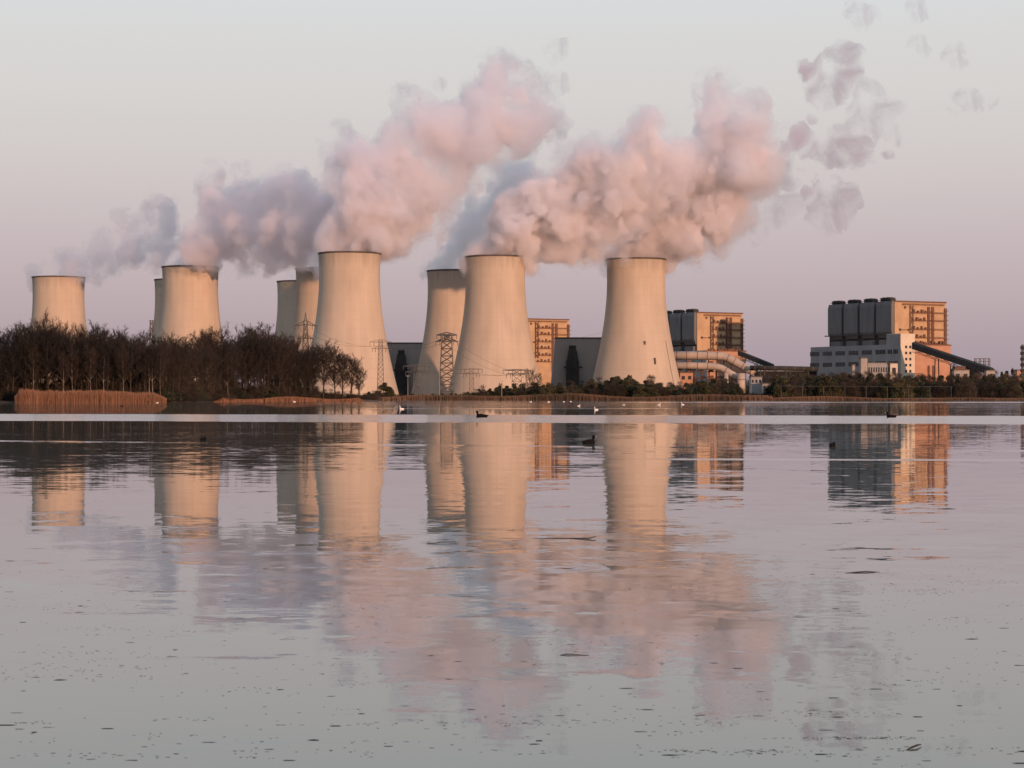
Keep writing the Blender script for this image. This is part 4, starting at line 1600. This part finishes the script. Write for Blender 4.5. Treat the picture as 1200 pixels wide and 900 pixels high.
# ------------------------------------------------------------------ steam
def plume(blobs, D, seed, dens, label, name='steam_plume', amp=0.34, group='steam plumes of the cooling towers', step=1.5, kk=2.8, zf=0.85, thin=0.0, tear=0.25, fat=1.16, torn=None, color=(0.978, 0.972, 0.985)):  # color puts the pink and lavender evening light into white steam
    """blobs (px x, px y, radius px[, dz px]) become one cloud of billows at distance D;
    dens = densities of the thin skin, the body and the dense billows inside it"""
    r = np.random.default_rng(seed)
    bl = []
    for b in blobs:
        x, y, rad = b[0], b[1], b[2] * (1.25 if len(b) > 3 and b[3] == 0 else fat)
        dz = b[3] if len(b) > 3 else r.uniform(-0.45, 0.45) * rad
        bl.append((x, y, dz, rad))
        for q in range(5 if rad > 14 else 2):        # secondary billows on the skin of each big one
            a, c = r.uniform(0, 6.28), r.uniform(-0.9, 0.9)
            e = rad * 0.78
            bl.append((x + e * math.cos(a) * math.sqrt(1 - c * c), y + e * c, dz + e * math.sin(a) * math.sqrt(1 - c * c), rad * r.uniform(0.28, 0.55)))
    A = np.array(bl)
    pad = 24
    lo = np.array([(A[:, i] - A[:, 3]).min() - pad for i in range(3)])
    hi = np.array([(A[:, i] + A[:, 3]).max() + pad for i in range(3)])
    ns = [int((hi[i] - lo[i]) / step) + 1 for i in range(3)]
    X = [(lo[i] + np.arange(ns[i]) * step).astype(np.float32) for i in range(3)]
    wx = grid_noise(ns, step, 34, r) * 7 + grid_noise(ns, step, 15, r) * 3.5
    wy = grid_noise(ns, step, 34, r) * 7 + grid_noise(ns, step, 15, r) * 3.5
    gx = X[0][:, None, None] + wx
    gy = X[1][None, :, None] + wy
    gz = np.broadcast_to(X[2][None, None, :], ns)
    tot = np.zeros(ns, np.float32)
    for x, y, z, rad in bl:
        d = np.sqrt((gx - x) ** 2 + (gy - y) ** 2 + ((gz - z) / zf) ** 2)
        tot += np.exp(np.clip((rad - d) / kk, -30, 30))
    fd = kk * np.log(tot + 1e-9)
    x0, y0 = blobs[1][0], blobs[1][1]
    away = np.sqrt((X[0][:, None, None] - x0) ** 2 + (X[1][None, :, None] - y0) ** 2) / 100.0
    ripped = np.clip(0.35 + 0.6 * away, 0.2, 1.4) * tear
    for wv, ka in ((28.0, 1.0), (14.0, 1.25), (7.5, 1.6), (4.2, 1.7), (2.7, 1.5)):
        nn = np.abs(grid_noise(ns, step, wv, r))
        fd = fd + amp * wv * ka * (nn * 1.6 - 0.40)
    # old steam tears into shreds: ridged gaps eat into it
    for wv, ka in ((22.0, 1.0), (9.0, 0.8)):
        nn = np.abs(grid_noise(ns, step, wv, r))
        fd = fd - ripped * wv * ka * np.clip(nn * 2.0 - 0.55, -0.1, 1.2)
    for k in (0, 1, -1, -2):
        fd[k] = fd[:, k] = fd[:, :, k] = -9

    def to_mesh(nm, F_):
        vv, qq = surface_nets(F_)
        pp = lo + vv * step
        w = np.empty_like(pp)
        w[:, 1] = D + pp[:, 2] * D / F
        s = w[:, 1] / F
        w[:, 0] = (pp[:, 0] - 600) * s
        w[:, 2] = CH + (HZ - pp[:, 1]) * s
        return w, qq[:, ::-1]
    w, q = to_mesh('plume', fd + (0 if torn else 6.0))
    org = np.array([w[:, 0].mean(), w[:, 1].mean(), w[:, 2].min()])
    o = link_mesh(name, mesh_np(name, w - org, q), torn_steam_material('steam_skin', dens[0] * 2.8, 0.6, color, *(torn or (0.03, 0.45, 0.66))))
    o.location = org
    tag(o, label, 'steam', group)
    big = grid_noise(ns, step, 42, r)
    for nm, dn, g, off in (('steam_body', dens[1], 0.35, 1.2 + 0.8 * big), ('dense_billows', dens[2], 0.25, 4.0 + thin * away + 5.0 * big)):
        if dn <= 0:
            continue
        w, q = to_mesh(nm, fd - off)
        if len(q) > 60:
            link_mesh(nm, mesh_np(nm, w - org, q), torn_steam_material(nm, dn * 1.7, g, color, 0.026, 0.36, 0.62) if nm == 'steam_body' else steam_material(nm, dn, g, color), o)
    return o


def drift(bl, x0, s):
    return [(b[0], b[1], b[2], (b[3] if len(b) > 3 else ((b[0] * 7 + b[1] * 13) % 9 - 4) / 10 * b[2]) + max(0.0, b[0] - x0) * s) for b in bl]


def TD(i):
    return tower_pos[i][1]


plume(drift([(52, 322, 8, 0), (70, 321, 11, 0), (88, 322, 9, 0), (80, 312, 13), (98, 305, 14), (117, 298, 15), (110, 316, 9), (130, 309, 10), (138, 290, 16), (150, 300, 8), (160, 281, 15), (176, 270, 14), (186, 256, 13), (192, 243, 8), (203, 268, 7), (168, 300, 6), (181, 287, 6)], 75, -1.1),
      TD(0), 1, (0.022, 0.045, 0.0), 'thin lavender steam trailing right from the leftmost cooling tower', amp=0.36, color=(0.98, 0.952, 0.975))
plume(drift([(203, 309, 10, 0), (222, 308, 13, 0), (243, 309, 11, 0), (232, 298, 18), (252, 288, 22), (272, 277, 26), (290, 262, 27), (262, 262, 14), (258, 240, 18), (248, 222, 10), (280, 238, 18), (310, 248, 26), (312, 222, 14), (338, 258, 28), (340, 228, 16),
       (283, 298, 14), (310, 292, 20), (335, 284, 20), (362, 270, 24), (352, 225, 13), (372, 245, 22), (390, 262, 20)], 225, -1.15),
      TD(2), 2, (0.016, 0.035, 0.06), 'mauve steam bank drifting right from the second sunlit cooling tower, above the wood', amp=0.42, color=(0.985, 0.955, 0.972))
plume([(338, 325, 7, 0), (354, 324, 10, 0), (368, 322, 8, 0), (352, 315, 8), (364, 308, 9), (372, 300, 9)], TD(3), 3, (0.010, 0.0, 0.0), 'small wisp of steam over the rear grey tower of the group of three', amp=0.4)
plume([(362, 310, 9, 0), (379, 309, 11, 0), (394, 309, 9, 0), (376, 298, 14), (380, 284, 16), (395, 272, 18), (420, 262, 20)], TD(4), 4, (0.012, 0.03, 0.05), 'steam puff rising behind the left rim of the tallest cooling tower', amp=0.4)
plume(drift([(388, 293, 12, 0), (409, 292, 15, 0), (432, 293, 13, 0), (412, 280, 22), (432, 268, 30), (456, 258, 32), (402, 258, 18), (470, 232, 38), (432, 226, 30), (410, 188, 24), (398, 208, 20), (385, 215, 12), (425, 180, 14), (450, 200, 22), (478, 195, 30), (498, 235, 32),
       (516, 212, 24), (475, 275, 22), (500, 262, 18), (450, 286, 14), (522, 245, 18), (526, 198, 20),
       (540, 165, 40), (505, 166, 24), (488, 132, 15), (478, 116, 9), (498, 150, 20), (522, 145, 28), (560, 150, 38), (584, 138, 38), (588, 105, 28), (578, 86, 15), (556, 96, 11), (600, 90, 12), (608, 120, 26), (626, 142, 24), (640, 126, 12), (648, 140, 9), (575, 180, 22), (548, 200, 20), (600, 168, 18),
       (620, 165, 10)], 412, 0.9),
      TD(5), 5, (0.016, 0.06, 0.16), 'big mauve steam cloud rising from the tallest cooling tower to the topmost puff', amp=0.34, thin=11.0, tear=0.26, color=(0.962, 0.957, 0.984))
plume([(512, 311, 7, 0), (528, 310, 10, 0), (545, 309, 9, 0), (536, 300, 13), (548, 288, 16), (558, 275, 17), (570, 262, 16), (580, 248, 18), (592, 232, 20), (600, 214, 20), (612, 200, 15), (625, 192, 10), (622, 212, 18), (585, 225, 10)],
      TD(6), 6, (0.012, 0.04, 0.05), 'blue grey steam column rising behind the central cooling tower\'s plume', amp=0.38)
plume([(560, 296, 11, 0), (580, 296, 14, 0), (602, 297, 12, 0), (588, 286, 19), (604, 276, 22), (602, 255, 17), (618, 248, 26), (640, 232, 24), (645, 262, 30), (655, 214, 12), (674, 258, 32), (672, 230, 26), (700, 238, 32), (700, 262, 20), (728, 226, 30), (712, 196, 24), (696, 190, 16), (690, 180, 10), (738, 195, 28), (748, 165, 20), (756, 142, 15), (764, 132, 9),
       (768, 178, 24), (790, 195, 20), (720, 272, 18), (740, 262, 18), (650, 290, 13), (668, 292, 11), (690, 284, 14), (672, 300, 6), (628, 300, 6), (622, 312, 5), (722, 258, 20), (755, 225, 26), (775, 205, 24), (705, 292, 7)],
      TD(7), 7, (0.018, 0.06, 0.22), 'thick peach coloured steam bank billowing right from the central cooling tower', amp=0.32, thin=4.0, tear=0.14, fat=1.26, color=(0.972, 0.963, 0.982))
plume([(724, 299, 11, 0), (745, 299, 14, 0), (767, 300, 12, 0), (750, 290, 17), (772, 286, 22), (795, 272, 26), (770, 262, 17), (800, 245, 30), (780, 235, 20), (828, 255, 28), (830, 225, 34), (815, 195, 28), (848, 200, 36), (858, 165, 30), (846, 128, 20), (838, 112, 14), (850, 98, 13), (866, 118, 14), (880, 145, 20), (876, 185, 32), (890, 212, 24), (860, 240, 28),
       (835, 278, 16), (812, 288, 12), (902, 178, 18), (912, 190, 8), (855, 268, 10), (796, 300, 6), (800, 205, 16)],
      TD(8), 8, (0.018, 0.06, 0.22), 'peach and rose steam bank towering above the rightmost cooling tower', amp=0.32, thin=8.0, tear=0.16, fat=1.22, color=(0.970, 0.963, 0.984))
GC = 'torn steam clouds drifting at the right'
wisp = dict(name='steam_cloud', group=GC, amp=0.2, kk=3.0, tear=0.1, step=1.4, fat=1.45, color=(0.968, 0.915, 0.945), torn=(0.030, 0.43, 0.70, 0.5))  # rosy, slightly absorbing color paints the dim evening tint into the shreds
plume([(972, 92, 20), (985, 74, 15), (962, 112, 12), (1000, 88, 10), (954, 130, 7), (945, 82, 7), (1003, 60, 6), (990, 52, 6)], 1780, 11, (0.055, 0.0, 0.0), 'uppermost rose tinted torn cloud, standing alone at the right', **wisp)
plume([(926, 178, 8), (918, 204, 8), (932, 212, 6), (950, 172, 14), (962, 182, 12), (985, 172, 17), (1002, 180, 12), (1020, 170, 8), (968, 190, 10), (940, 160, 8), (1035, 180, 4)], 1790, 12, (0.055, 0.0, 0.0), 'mauve torn cloud right beside the head of the towering steam bank', **wisp)
plume([(1010, 140, 14), (1000, 155, 10), (1028, 124, 11), (1040, 140, 9), (1050, 128, 7), (1022, 108, 7), (1044, 158, 5)], 1800, 13, (0.03, 0.0, 0.0), 'ragged grey cloud above and right of the mauve one', **wisp)
plume([(914, 246, 14), (932, 244, 9), (945, 250, 6), (896, 262, 9), (880, 270, 9), (888, 280, 6)], 1760, 14, (0.03, 0.0, 0.0), 'low flat grey cloud at the right foot of the towering steam bank', **wisp)
plume([(958, 228, 12), (975, 225, 14), (988, 238, 14), (972, 250, 15), (962, 262, 8), (998, 222, 8)], 1770, 15, (0.055, 0.0, 0.0), 'low mauve cloud furthest right of the steam bank\'s foot', **wisp)
for i, (bl_, lab) in enumerate((([(1006, 12, 7), (1016, 17, 5)], 'tiny wisp at the top of the sky, left of another'), ([(1075, 14, 7), (1082, 20, 6), (1072, 6, 5)], 'tiny wisp at the top of the sky, right of another'),
                                ([(1080, 52, 5), (1076, 58, 4)], 'tiny wisp below the two at the top of the sky'), ([(1118, 72, 6), (1126, 82, 6), (1108, 66, 4)], 'small curled wisp high at the far right'),
                                ([(1130, 117, 6), (1142, 122, 7), (1154, 126, 5), (1120, 114, 4)], 'flat drawn out wisp furthest right'), ([(654, 100, 6), (662, 92, 5), (670, 103, 4), (650, 115, 5)], 'small wisp right of the topmost puff of the big mauve cloud'),
                                ([(658, 58, 5), (650, 66, 3)], 'tiny wisp above the topmost puff of the big mauve cloud'), ([(516, 102, 5), (510, 108, 4)], 'tiny wisp left of the topmost puff of the big mauve cloud'),
                                ([(461, 103, 5), (468, 106, 4)], 'tiny wisp further left of the topmost puff'), ([(401, 150, 5), (408, 155, 5), (397, 146, 3)], 'tiny wisp above the middle of the mauve steam bank'))):
    wk = dict(wisp); wk['group'] = 'small wisps of steam in the open sky'; wk['name'] = 'steam_wisp'
    wk['amp'] = 0.2; wk['tear'] = 0.0; wk['step'] = 1.2; wk['fat'] = 1.7; wk['torn'] = (0.045, 0.44, 0.68)
    plume(bl_, 1780, 40 + i, (0.03, 0.0, 0.0), lab, **wk)
